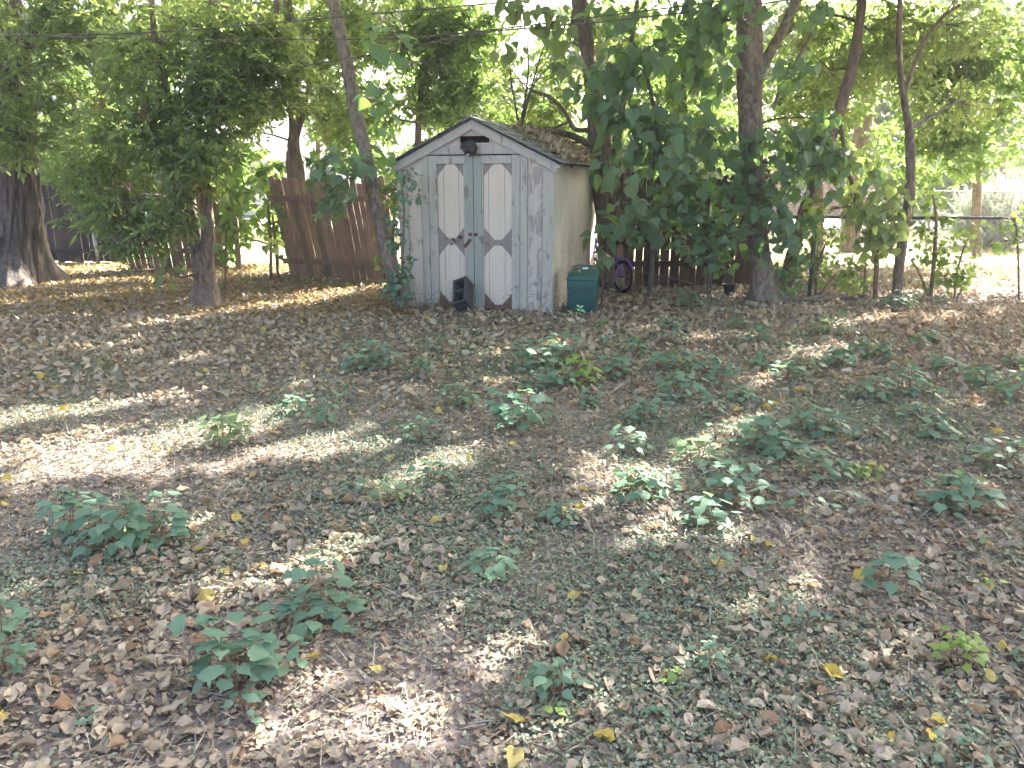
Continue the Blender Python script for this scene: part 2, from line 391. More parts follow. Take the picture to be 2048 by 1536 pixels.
def litter():
    rng = np.random.default_rng(11)
    parts = []
    # dense dry leaves of the back half
    x, y = view_pts(rng, 90000, 5.4, 14.6)
    d = np.clip((y-6.0)/2.2, 0, 1)*(0.75+0.5*sfield(x, y, 31, 1.3)) + np.clip(-x-1.5, 0, 2)*0.15*np.clip((y-4)/2, 0, 1)
    k = (rng.random(len(x)) < np.clip(d, 0.12, 1)) & ~((x < -1.2) & (y > 9.0) & (rng.random(len(x)) < 0.75))
    k &= ~((x > 3.4) & (y > 9.6+0.0*x) & (rng.random(len(x)) < 0.5))
    x, y = x[k], y[k]; n = len(x)
    A = rng.normal(size=(n, 3))*[1, 1, 0.28]; Nn = np.stack([rng.normal(size=n)*.55, rng.normal(size=n)*.55, np.ones(n)], -1)
    P = np.stack([x, y, ground_z(x, y)+rng.uniform(0.006, 0.04, n)], -1)
    parts.append(inst_mix(T_DEAD, P, A, Nn, rng.uniform(0.032, 0.070, n)*rng.choice([1, 1, 1.4], n), rng))
    # scattered bigger leaves near the viewer, thinner towards the middle left
    x, y = view_pts(rng, 32000, 1.2, 6.8)
    d = 0.62+0.75*sfield(x, y, 32, 2.2, 3)+0.25*np.clip(x/1.5, -1, 1)+0.3*np.clip((2.6-y), 0, 1)
    k = rng.random(len(x)) < np.clip(d, 0.12, 1)*0.82; x, y = x[k], y[k]; n = len(x)
    A = rng.normal(size=(n, 3))*[1, 1, 0.2]; Nn = np.stack([rng.normal(size=n)*.5, rng.normal(size=n)*.5, np.ones(n)], -1)
    P = np.stack([x, y, ground_z(x, y)+rng.uniform(0.008, 0.03, n)], -1)
    parts.append(inst_mix(T_DEADBIG, P, A, Nn, (0.022+0.052*rng.random(n)**1.8)*rng.choice([0.85, 1, 1.15], n), rng))
    # broken leaf bits everywhere
    x, y = view_pts(rng, 120000, 1.2, 9.5, 0.85); n = len(x)
    A = rng.normal(size=(n, 3))*[1, 1, 0.3]; Nn = np.stack([rng.normal(size=n)*.7, rng.normal(size=n)*.7, np.ones(n)], -1)
    P = np.stack([x, y, ground_z(x, y)+rng.uniform(0.002, 0.015, n)], -1)
    parts.append(inst_mix([T_OVAL, T_DEAD[0]], P, A, Nn, rng.uniform(0.012, 0.034, n), rng))
    V, F = join(parts)
    tag(mesh_np('leaf_litter', V, F, M['dead']), 'dry brown fallen leaves covering the yard', 'fallen leaves', kind='stuff')
    # golden small leaves at the back left and a little by the right fence
    x, y = view_pts(rng, 34000, 8.6, 15.0); k = (x < -0.9-0.25*(10-y)) & (rng.random(len(x)) < 0.9*np.clip((y-8.4)/1.4, 0, 1)); x, y = x[k], y[k]; n = len(x)
    A = rng.normal(size=(n, 3))*[1, 1, 0.2]; Nn = np.stack([rng.normal(size=n)*.5, rng.normal(size=n)*.5, np.ones(n)], -1)
    P = np.stack([x, y, ground_z(x, y)+rng.uniform(0.006, 0.035, n)], -1)
    V, F = inst_mix(T_DEAD, P, A, Nn, rng.uniform(0.035, 0.085, n), rng)
    tag(mesh_np('golden_leaf_litter', V, F, M['dead_gold']), 'small golden fallen leaves under the trees behind the shed', 'fallen leaves', kind='stuff')
    # the few yellow ones
    x, y = view_pts(rng, 240, 1.3, 9); n = len(x)
    A = rng.normal(size=(n, 3))*[1, 1, 0.2]; Nn = np.stack([rng.normal(size=n)*.5, rng.normal(size=n)*.5, np.ones(n)], -1)
    V, F = inst_mix(T_DEADBIG, np.stack([x, y, ground_z(x, y)+0.03], -1), A, Nn, rng.uniform(0.045, 0.085, n), rng)
    tag(mesh_np('yellow_leaf_litter', V, F, M['dead_yellow']), 'bright yellow fallen leaves scattered on the yard', 'fallen leaves', kind='stuff')
    # creeping green cover
    x, y = view_pts(rng, 400000, 1.2, 8.5, 0.85)
    d = sfield(x, y, 41, 1.7, 4)*1.2+0.36-0.25*np.clip((y-5.2)/1.5, 0, 3)-0.3*np.clip(-x-1.2, 0, 1)*(y > 3)
    k = rng.random(len(x)) < np.clip(d, 0.03, 0.85)*1.1; x, y = x[k], y[k]; n = len(x)
    A = rng.normal(size=(n, 3))*[1, 1, 0.35]; Nn = np.stack([rng.normal(size=n)*.5, rng.normal(size=n)*.5, np.ones(n)], -1)
    P = np.stack([x, y, ground_z(x, y)+rng.uniform(0.004, 0.035, n)], -1)
    V, F = inst(T_OVAL, P, A, Nn, rng.uniform(0.010, 0.025, n))
    tag(mesh_np('ground_cover', V, F, M['leaf_mat_cover']), 'low creeping green weeds carpeting the yard', 'ground cover', kind='stuff')
    # bare twigs
    n = 700; x, y = view_pts(rng, n, 1.4, 12, 0.9); n = len(x); a = rng.uniform(0, np.pi, n); l = rng.uniform(.06, .30, n)*rng.choice([.6, 1, 1.3], n)
    V, F = [], []
    for i in range(n):
        d = np.array([math.cos(a[i]), math.sin(a[i]), rng.normal()*.06])*l[i]; p = np.array([x[i], y[i], float(ground_z(x[i], y[i]))+.018]); m = p+d*.5+rng.normal(size=3)*[.02, .02, .006]*l[i]*4
        r = rng.uniform(.0015, .0045); V.append(tube_np([p, m, p+d], [r, r*.9, r*.5], 5))
    V, F = join(V); tag(mesh_np('twig_litter', V, F, M['bark_brown']), 'thin bare twigs scattered over the yard', 'twigs', kind='stuff')
    # straw and twig bits
    x, y = view_pts(rng, 130000, 1.2, 9, 0.85); d = 0.55+0.8*sfield(x, y, 51, 1.4); k = rng.random(len(x)) < np.clip(d, .12, 1); x, y = x[k], y[k]; n = len(x)
    A = rng.normal(size=(n, 3))*[1, 1, 0.3]; Nn = np.stack([rng.normal(size=n)*.5, rng.normal(size=n)*.5, np.ones(n)], -1)
    T = (np.array([(-.02,0,0),(.02,0,0),(.015,.5,.06),(-.015,.5,.06),(0,1,0)], float), np.array([(0,1,2),(0,2,3),(3,2,4)]))
    V, F = inst(T, np.stack([x, y, ground_z(x, y)+rng.uniform(.004, .02, n)], -1), A, Nn, rng.uniform(0.03, 0.11, n))
    tag(mesh_np('dry_grass', V, F, M['straw']), 'dead grass blades and straw lying on the soil', 'dry grass', kind='stuff')
    # rough grass at the back beyond the fence line
    x = rng.uniform(-12, 16, 26000); y = rng.uniform(11.3, 24, 26000); d = 0.55+0.7*sfield(x, y, 61, 0.9)
    k = (rng.random(len(x)) < np.clip(d, .1, 1)) & ((x > 3.2) | (y > 14.4) | ((x > -4.9) & (x < -3.3) & (y > 12.2))); x, y = x[k], y[k]; n = len(x)
    A = np.stack([rng.normal(size=n)*.5, rng.normal(size=n)*.5, np.ones(n)], -1)
    V, F = inst(T, np.stack([x, y, ground_z(x, y)], -1), A, rng.normal(size=(n, 3)), rng.uniform(0.06, 0.26, n))
    m = leaf_mat('rough_grass', [(0.16, 0.19, 0.07), (0.30, 0.27, 0.14), (0.22, 0.22, 0.09)], (0.4, 0.42, 0.15), 0.35, 0.8, 0.2)
    tag(mesh_np('tall_grass', V, F, m), 'rough sunlit grass along and beyond the back fences', 'grass', kind='stuff')
litter()

# ------------------------------------------------------------------ shed
M['white_paint'] = paint_mat('white_paint', (0.56, 0.49, 0.42), (0.31, 0.265, 0.225), 0.60, fine=1.6)
M['peel_paint'] = paint_mat('peeling_paint', (0.49, 0.43, 0.385), (0.30, 0.262, 0.24), 0.53, fine=1.5, zdirt=0.2)
M['panel_white'] = paint_mat('panel_white', (0.60, 0.52, 0.44), (0.33, 0.285, 0.25), 0.72, zdirt=0.11)
M['panel_grey'] = paint_mat('panel_grey', (0.255, 0.224, 0.205), (0.30, 0.265, 0.24), 0.68, stain=(0.13, 0.07, 0.045), zdirt=0.075, damp=0.62)
M['trim_blue'] = paint_mat('trim_blue', (0.41, 0.39, 0.342), (0.22, 0.195, 0.165), 0.60, fine=1.8, zdirt=0.13)
M['trim_teal'] = paint_mat('trim_teal', (0.30, 0.32, 0.285), (0.20, 0.18, 0.155), 0.61, fine=1.8, zdirt=0.1)
M['side_wall'] = paint_mat('side_wall', (0.44, 0.425, 0.375), (0.33, 0.30, 0.26), 0.68, stain=(0.20, 0.12, 0.08), zdirt=0.25)
M['shade_black'] = plain_mat('shade_black', (0.012, 0.012, 0.014), 0.95, spec=0.05)
M['rust'] = plain_mat('rusty_metal', (0.13, 0.06, 0.045), 0.8, 0.3, 0.5, 60)
M['black_plastic'] = plain_mat('black_plastic', (0.022, 0.022, 0.025), 0.55, var=0.4)

def build_shed():
    s = empty('garden_shed', shed_left, 'weathered white garden shed with pale blue trim and leaf-strewn gable roof', 'shed', rz=-SHED_YAW)
    RR = 0.94
    def X(zx, zy=700):
        l = 100-(1400-zy)*0.022; r = 1140+(1400-zy)*0.006
        q = (zx-l)/(r-l); return SW*q/(RR*(1-q)+q)
    def Z(zy): return (1398-zy)/1100*1.885
    def roofz(x): return SA-(SA-SE)*abs(x-SW/2)/(SW/2)
    # core wall body: front, sides and back sheathing as one closed shell of five boards
    w = MB(); th = 0.03
    f0, f1 = X(288), X(924)                       # door opening
    def planks(a, b, z0, gap=0.005, y0=0.0, y1=th, zt=None):
        w.prism([(a+gap/2, z0), (b-gap/2, z0), (b-gap/2, (zt or roofz(b))), (a+gap/2, (zt or roofz(a)))] if not (a < SW/2 < b) else
                [(a+gap/2, z0), (b-gap/2, z0), (b-gap/2, roofz(b)), (SW/2, SA), (a+gap/2, roofz(a))], y0, y1)
    for a, b in ((0.0, X(168)), (X(168), f0), (f1, X(1000)), (X(1000), SW)): planks(a, b, 0.0)
    ed = [f0, X(395, 250), X(490, 200)]
    vx0, vx1, vz0, vz1 = X(500, 200), X(707, 200), Z(221), Z(174)
    zb = Z(297)
    w.prism([(f0, zb), (vx0, zb), (vx0, roofz(vx0)), (f0, roofz(f0))], 0, th)
    w.prism([(vx1, zb), (f1, zb), (f1, roofz(f1)), (vx1, roofz(vx1))], 0, th)
    w.box(vx0, vx1, 0, th, zb, vz0)
    w.prism([(vx0, vz1), (SW/2+.01, vz1), (SW/2+.01, SA), (SW/2, SA), (vx0, roofz(vx0))], 0, th)
    w.prism([(SW/2+.015, vz1), (vx1, vz1), (vx1, roofz(vx1)), (SW/2+.015, SA-.006)], 0, th)
    w.build('wall', M['white_paint'], s)
    # side walls (grooved boards) and back
    for nm, x0, x1, mat in (('wall', SW-th, SW, M['side_wall']), ('wall', 0, th, M['white_paint'])):
        b = MB(); n = 14; ys = np.linspace(th+.002, SD, n+1)
        for i in range(n): b.box(x0, x1, ys[i]+(.003 if i else 0), ys[i+1]-.003, 0.0 if x0 > 1 else 0.0, SE-.005)
        b.box(x0+.008, x1-.008, th+.004, SD-.02, 0.001, SE-.012)
        o = b.build(nm, mat, s)
        if x0 > 1: o['label'] = 'beige grooved side wall streaked with sun'
    b = MB(); b.prism([(0, 0), (SW, 0), (SW, SE), (SW/2, SA), (0, SE)], SD+.002, SD+.03); b.build('wall', M['white_paint'], s)
    b = MB(); b.box(vx0-.02, vx1+.02, th+.05, th+.06, vz0-.05, vz1+.05); b.box(f0, f1, th+.16, th+.17, 0, 1.9); b.build('shade_backing', M['shade_black'], s)  # near-black sheets that paint in the shade behind vent and doors
    # trims
    def board(name, poly, y0, y1, mat, parent=s, bev=0.003):
        q = MB(); q.prism(poly, y0, y1); return q.build(name, mat, parent, bev)
    def rect(a, b, c, d): return [(a, c), (b, c), (b, d), (a, d)]
    board('corner_trim', [(-.018, 0), (X(140), 0), (X(140), roofz(X(140))-.10), (-.018, SE-.11)], -.022, -.001, M['trim_blue'])
    board('corner_trim', [(X(1083), 0), (SW+.02, 0), (SW+.02, SE-.11), (X(1083), roofz(X(1083))-.10)], -.022, -.001, M['trim_blue'])
    q = MB(); q.box(SW+.001, SW+.02, 0.0, .085, 0, SE-.01); q.build('corner_trim', M['trim_blue'], s, 0.003)
    q = MB(); q.box(SW+.001, SW+.02, SD-.06, SD+.03, 0, SE-.01); q.build('corner_trim', M['trim_blue'], s, 0.003)
    board('door_jamb', rect(X(240), f0-.003, 0.0, zb), -.022, -.001, M['trim_blue'])
    board('door_jamb', rect(f1+.003, X(975), 0.0, zb), -.022, -.001, M['trim_blue'])
    o = board('peeling_board', rect(X(980), X(1080), 0.01, roofz(X(1080))-.11), -.008, -.001, M['peel_paint']); o['label'] = 'board with badly peeling white paint'
    board('peeling_board', rect(X(150), X(232), 0.01, SE-.13), -.006, -.001, M['white_paint'])
    bz1 = Z(240)
    def xr(z, off): return (SA-off-z)/(SA-SE)*(SW/2)
    board('lintel', [(X(240), zb+.002), (X(975), zb+.002), (SW/2+xr(bz1, .11), bz1), (SW/2-xr(bz1, .11), bz1)], -.022, -.001, M['trim_blue'])
    q = MB(); fr = .022
    q.box(vx0-fr, vx1+fr, -.008, -.001, vz1, vz1+fr*.8); q.box(vx0-fr, vx1+fr, -.008, -.001, vz0-fr, vz0)
    q.box(vx0-fr, vx0, -.008, -.001, vz0, vz1); q.box(vx1, vx1+fr, -.008, -.001, vz0, vz1); q.build('vent_frame', M['white_paint'], s, .002)
    # rake boards
    ov = .06; sl = (SA-SE)/(SW/2); top = .012
    for sg in (-1, 1):
        e = SW/2+ov
        P = [(SW/2, SA+top), (SW/2+sg*e, SA+top-sl*e), (SW/2+sg*e, SA+top-sl*e-.115), (SW/2, SA+top-.115)]
        if sg > 0: P = P[::-1]
        board('rake_board', P, -.05, -.024, M['trim_blue'], bev=.004)
    # doors
    def door(xo, xi, px0, px1, sgn):
        """xo outer edge, xi meeting edge, px0..px1 recessed panel"""
        lo, hi = min(xo, xi), max(xo, xi)
        d = MB(); zt = zb-.012; g0, g1 = px0+(px1-px0)*.22, px0+(px1-px0)*.76
        for a, b in ((lo+.004, g0-.002), (g0+.002, g1-.002), (g1+.002, hi-.004)): d.box(a, b, .004, .02, .035, zt)
        d.box(lo+.006, hi-.006, .010, .028, .037, zt-.002)
        dr = d.build('door', M['panel_grey'], s); dr['label'] = 'left leaf of the double door' if sgn > 0 else 'right leaf of the double door'
        board('door_frame', rect(lo+.003, px0, .005, zt), -.02, .003, M['trim_blue' if sgn > 0 else 'trim_teal'], dr)
        board('door_frame', rect(px1, hi-.003, .012, zt+.004), -.02 if sgn > 0 else -.017, .003, M['trim_teal' if sgn > 0 else 'trim_blue'], dr)
        board('door_frame', rect(px0+.002, px1-.002, Z(360), zt-.004), -.018, .003, M['trim_blue'], dr)
        if sgn > 0: board('door_frame', rect(px1-.02, px1-.001, .06, Z(362)), -.012, .003, M['trim_blue'], dr)
        else: board('door_frame', rect(px0+.001, px0+.02, .06, Z(362)), -.012, .003, M['trim_blue'], dr)
        a, b = (px0+.004, px1-.023) if sgn > 0 else (px0+.023, px1-.004)
        c = (a+b)/2; hw = (b-a)*.13
        def octo(z0, z1, sl0, sl1, ht):
            return [(c-hw, z0), (c+hw, z0), (b-.02, z0+sl0*.8), (b, z0+sl0), (b, z1-sl1), (b-.025, z1-sl1*.72), (c+ht, z1), (c-ht, z1), (a+.025, z1-sl1*.72), (a, z1-sl1), (a, z0+sl0), (a+.02, z0+sl0*.8)]
        for z0, z1, s0, s1, ht in ((Z(882), Z(362), .15, .155, hw*1.1), (Z(1347), Z(922), .155, .15, hw)):
            pol = octo(z0, z1, s0, s1, ht)
            # cut at the two board grooves so the boards read through the paint
            for l, r in ((-9, g0-.0022), (g0+.0022, g1-.0022), (g1+.0022, 9)):
                q = clipx(pol, l, r)
                if len(q) > 2: board('painted_panel', q, .0015, .0038, M['panel_white'], dr, 0)
        return dr
    def clipx(pol, l, r):
        def half(p, f, v):
            o = []
            for i in range(len(p)):
                a, b = p[i], p[(i+1) % len(p)]; fa, fb = f(a[0]), f(b[0])
                if fa >= 0: o.append(a)
                if fa*fb < 0:
                    t = fa/(fa-fb); o.append((a[0]+t*(b[0]-a[0]), a[1]+t*(b[1]-a[1])))
            return o
        return half(half(pol, lambda x: x-l, l), lambda x: r-x, r)
    xm = X(597)
    dl = door(f0, xm-.002, X(346), X(541), 1)
    drr = door(f1, xm+.004, X(656), X(866), -1)
    board('astragal', rect(xm-.014, xm+.002, .05, zb-.014), -.026, -.0205, M['trim_teal'], dl)
    # latch plates, hanging hasp and torn rusty bits
    q = MB(); q.box(X(562), xm-.016, -.026, -.0205, Z(858), Z(836)); q.box(xm+.006, X(627), -.024, -.0205, Z(860), Z(836)); q.build('latch_plate', M['rust'], dl, .001)
    q = MB(); R = Matrix.Translation((X(555), -.028, Z(910))) @ Matrix.Rotation(rad(-50), 4, 'Y')
    q.box(-.065, .065, -.004, .004, -.018, .018, R); q.box(-.012, .03, -.0075, -.0045, -.006, .006, R); q.build('hasp', M['rust'], dl, .001)
    q = MB(); rng = random.Random(4)
    for cx, cy, n, sp in ((493, 868, 9, .022), (440, 893, 6, .03), (470, 895, 4, .03)):
        for i in range(n):
            R = Matrix.Translation((X(cx)+rng.gauss(0, sp), -.002-rng.random()*.01, Z(cy)+rng.gauss(0, sp*.7))) @ Euler((rng.random()*3, rng.random()*3, 0)).to_matrix().to_4x4()
            a = rng.uniform(.006, .016); q.box(-a, a, -.003, .003, -a*.6, a*.6, R)
    tag(q.build('torn_latch', M['rust'], dl), kind='stuff')
    q = MB(); q.tube([(X(672), -.004, Z(908)), (X(697), -.012, Z(907)), (X(697), -.012, Z(917))], .004, 6); q.build('bent_nail', M['rust'], drr); q = MB(); q.tube([(X(793), .002, Z(918)), (X(797), -.02, Z(908))], .006, 6); q.build('bent_nail', M['rust'], drr)
    # roof decks, shingles
    L0, L1 = -.085, SD+.12
    th2 = math.atan(sl); nx = math.sin(th2); nz = math.cos(th2)
    for sg in (-1, 1):
        e = SW/2+.11
        d = MB(); tz = SA+.012
        P = [(SW/2, tz), (SW/2+sg*e, tz-sl*e), (SW/2+sg*e, tz-sl*e+.018), (SW/2, tz+.018)]
        if sg < 0: P = P[::-1]
        d.prism(P, L0, L1); rf = d.build('roof', M['roof_edge'], s)
        sh = MB(); rg = random.Random(9+sg); rows = 8; slope = e/math.cos(th2)+.02
        for r in range(rows):
            a0 = slope*(1-(r+1)/rows)-.015; a1 = slope*(1-r/rows)+.012
            y = L0-.015-rg.random()*.25
            while y < L1:
                wd = .27+rg.random()*.08; y1 = min(y+wd-.006, L1+.01); y0 = max(y, L0-.018)
                if y1-y0 > .03:
                    lift = .007+rg.random()*.012; q = []
                    for yy in (y0, y1):
                        for aa, hh in ((max(a0, 0), .004+.003*r/8), (a1+rg.uniform(-.008, .008), lift+rg.random()*.006)):
                            x = aa*math.cos(th2); z = tz+.018-aa*math.sin(th2)
                            for h2 in (0, .006): q.append((SW/2+sg*(x+nx*(hh+h2)), yy, z+nz*(hh+h2)))
                    # q order: y0:(a0 lo,hi)(a1 lo,hi) y1:...
                    f = [(1, 3, 7, 5), (0, 4, 6, 2), (2, 6, 7, 3), (0, 2, 3, 1), (4, 5, 7, 6), (0, 1, 5, 4)]
                    if sg > 0: f = [t[::-1] for t in f]
                    sh.poly(q, f)
                y += wd
        sh.build('shingles', M['shingle'], rf)
    q = MB(); q.prism([(SW/2-.1, SA+.03-.1*sl), (SW/2, SA+.034), (SW/2+.1, SA+.03-.1*sl), (SW/2+.1, SA+.04-.1*sl), (SW/2, SA+.046), (SW/2-.1, SA+.04-.1*sl)], L0-.02, L1); q.build('ridge_cap', M['shingle'], s)
    q = MB(); q.box(SW+.03, SW+.105, -.05, -.03, SE-.075, SE-.035); q.build('eave_block', M['trim_blue'], s, .003)
    # dark lumpy lamp above the doors
    import bmesh
    bm = bmesh.new(); bmesh.ops.create_icosphere(bm, subdivisions=3, radius=.085); rg = np.random.default_rng(3)
    for v in bm.verts:
        p = np.array(v.co); k = 1+.13*math.sin(p[0]*70+1)*math.cos(p[2]*60)+.10*math.sin(p[1]*90+p[2]*50)
        v.co = Vector((p[0]*k*1.0, p[1]*k*.75, p[2]*k*1.0))
    me = bpy.data.meshes.new('lamp_housing'); bm.to_mesh(me); bm.free(); me.materials.append(M['black_plastic'])
    o = bpy.data.objects.new('lamp_fixture', me); C.objects.link(o); o.parent = s; o.location = (X(588, 250), -.085, Z(258)); o['label'] = 'black lumpy lamp fixture under the vent'
    q = MB(); cx = X(545, 240); q.tube([(cx+.05, -.08, Z(248)), (cx+.01, -.09, Z(240)), (cx-.03, -.1, Z(238))], [.03, .04, .045], 10)
    q.tube([(X(588, 250), -.085, Z(250)), (X(588, 250), -.02, Z(245))], .03, 8); q.build('lamp_head', M['black_plastic'], o).location = -o.location
    q = MB(); q.box(-.012, .012, -.08, -.07, -.085, -.062); q.build('lamp_tag', M['panel_white'], o)
    # pile of dry leaves on the right slope
    rg = np.random.default_rng(77); n = 5200; e = SW/2+.09
    yy = rg.random(n)**0.8*(SD-.0)+.02; aa = rg.random(n)*e
    cov = np.clip((yy-.25-.25*np.sin(aa*5)-(.45*(1-aa/e)))/.5, 0, 1)*np.clip((aa-.12)*5, 0, 1)
    cov *= np.clip(1.2-0.5*np.abs(yy-1.5)/1.5, 0, 1); k = rg.random(n) < cov+.02; yy, aa = yy[k], aa[k]; n = len(yy)
    x = SW/2+aa+nx*0; z = SA+.05-aa*sl+rg.random(n)*.05
    P = np.stack([x, yy, z], -1); R = np.array(Matrix.Rotation(-SHED_YAW, 3, 'Z')); P = P @ R.T+shed_left
    A = rg.normal(size=(n, 3))*[1, 1, .4]; Nn = np.stack([rg.normal(size=n)*.5+.35, rg.normal(size=n)*.5, np.ones(n)], -1)
    V, F = inst_mix(T_DEAD, P, A, Nn, rg.uniform(.05, .11, n), rg)
    tag(mesh_np('roof_leaf_litter', V, F, M['dead']), 'dry leaves piled on the shed roof', 'fallen leaves', kind='stuff')
M['roof_edge'] = plain_mat('roof_edge', (0.045, 0.048, 0.052), 0.8, var=0.3)
def shingle():
    m, nt, out = new_mat('shingle'); g = N(nt, 'ShaderNodeNewGeometry')
    b = noise(nt, coords(nt), 90, 4, 0.7); c = noise(nt, coords(nt), 4, 4)
    col = ramp(nt, g.outputs['Random Per Island'], [(0, (0.10, 0.11, 0.12)), (0.5, (0.17, 0.185, 0.20)), (1, (0.24, 0.25, 0.26))])
    col = mixc(nt, 0.4, col, ramp(nt, b, [(0.35, (0.06, 0.06, 0.065)), (0.65, (0.34, 0.34, 0.34))]))
    col = mixc(nt, ramp(nt, c, [(0.5, (0, 0, 0)), (0.7, (0.5, 0.5, 0.5))]), col, (0.24, 0.235, 0.21))
    pbsdf(nt, out, col, 0.9, bump(nt, b, 0.5, 0.004), spec=0.15); return m
M['shingle'] = shingle()
build_shed()
# ------------------------------------------------------------------ things by the shed
def Rz(a): return Matrix.Rotation(a, 4, 'Z')
def shed_pt(x, y, z=0.0):
    c, s = math.cos(SHED_YAW), math.sin(SHED_YAW)
    return np.array([shed_left[0]+x*c+y*s, shed_left[1]-x*s+y*c, z])

def build_block():
    m, nt, out = new_mat('concrete_block'); b = noise(nt, coords(nt), 45, 8, 0.75); a = noise(nt, coords(nt), 7, 4)
    col = mixc(nt, a, ramp(nt, b, [(0.3, (0.03, 0.03, 0.033)), (0.7, (0.085, 0.085, 0.09))]), (0.06, 0.06, 0.064)); pbsdf(nt, out, col, 0.95, bump(nt, b, 0.8, 0.006), spec=0.1)
    p = shed_pt(0.93, -0.30, 0.0)
    e = empty('cinder_block', p, 'dark grey cinder block with two holes propped against the shed doors', 'cinder block')
    Wd, Hh, D = .19, .40, .19; t = .033
    B = MB()
    xs = [-Wd/2, -Wd/2+t, Wd/2-t, Wd/2]
    zs = [0, t, Hh/2-t*.5, Hh/2+t*.5, Hh-t, Hh]
    # web and shells butted end to end, front (y=-D) to back (y=0)
    B.box(xs[0], xs[1], -D, 0, 0, Hh); B.box(xs[2], xs[3], -D, 0, 0, Hh)
    for z0, z1 in ((zs[0], zs[1]), (zs[2], zs[3]), (zs[4], zs[5])): B.box(xs[1]-.001, xs[2]+.001, -D+.002, -.002, z0+.001, z1-.001)
    R = (Matrix.Rotation(rad(-50), 4, 'X') @ Matrix.Rotation(rad(-27), 4, 'Z') @ Matrix.Translation((0, D/2, 0)))
    P = [R @ Vector(v) for v in B.v]; zmin = min(v.z for v in P)
    ys = max((v.x*math.sin(SHED_YAW)+v.y*math.cos(SHED_YAW)) for v in P)
    sh = -.30+0.0; dy = (-.022-sh-ys)/math.cos(SHED_YAW)
    T = Matrix.Translation((0, dy, -zmin+.004)) @ R
    B.v = [tuple(T @ Vector(v)) for v in B.v]; o = B.build('block_body', m, e, .006)
    # web end nubs (a broken notch)
    q = MB(); q.box(-.012, .012, -D-.006, -D+.02, -.004, .02); q.v = [tuple(T @ Vector(v)) for v in q.v]; o2 = q.build('mortar_lump', M['black_plastic'], o, .003)
build_block()

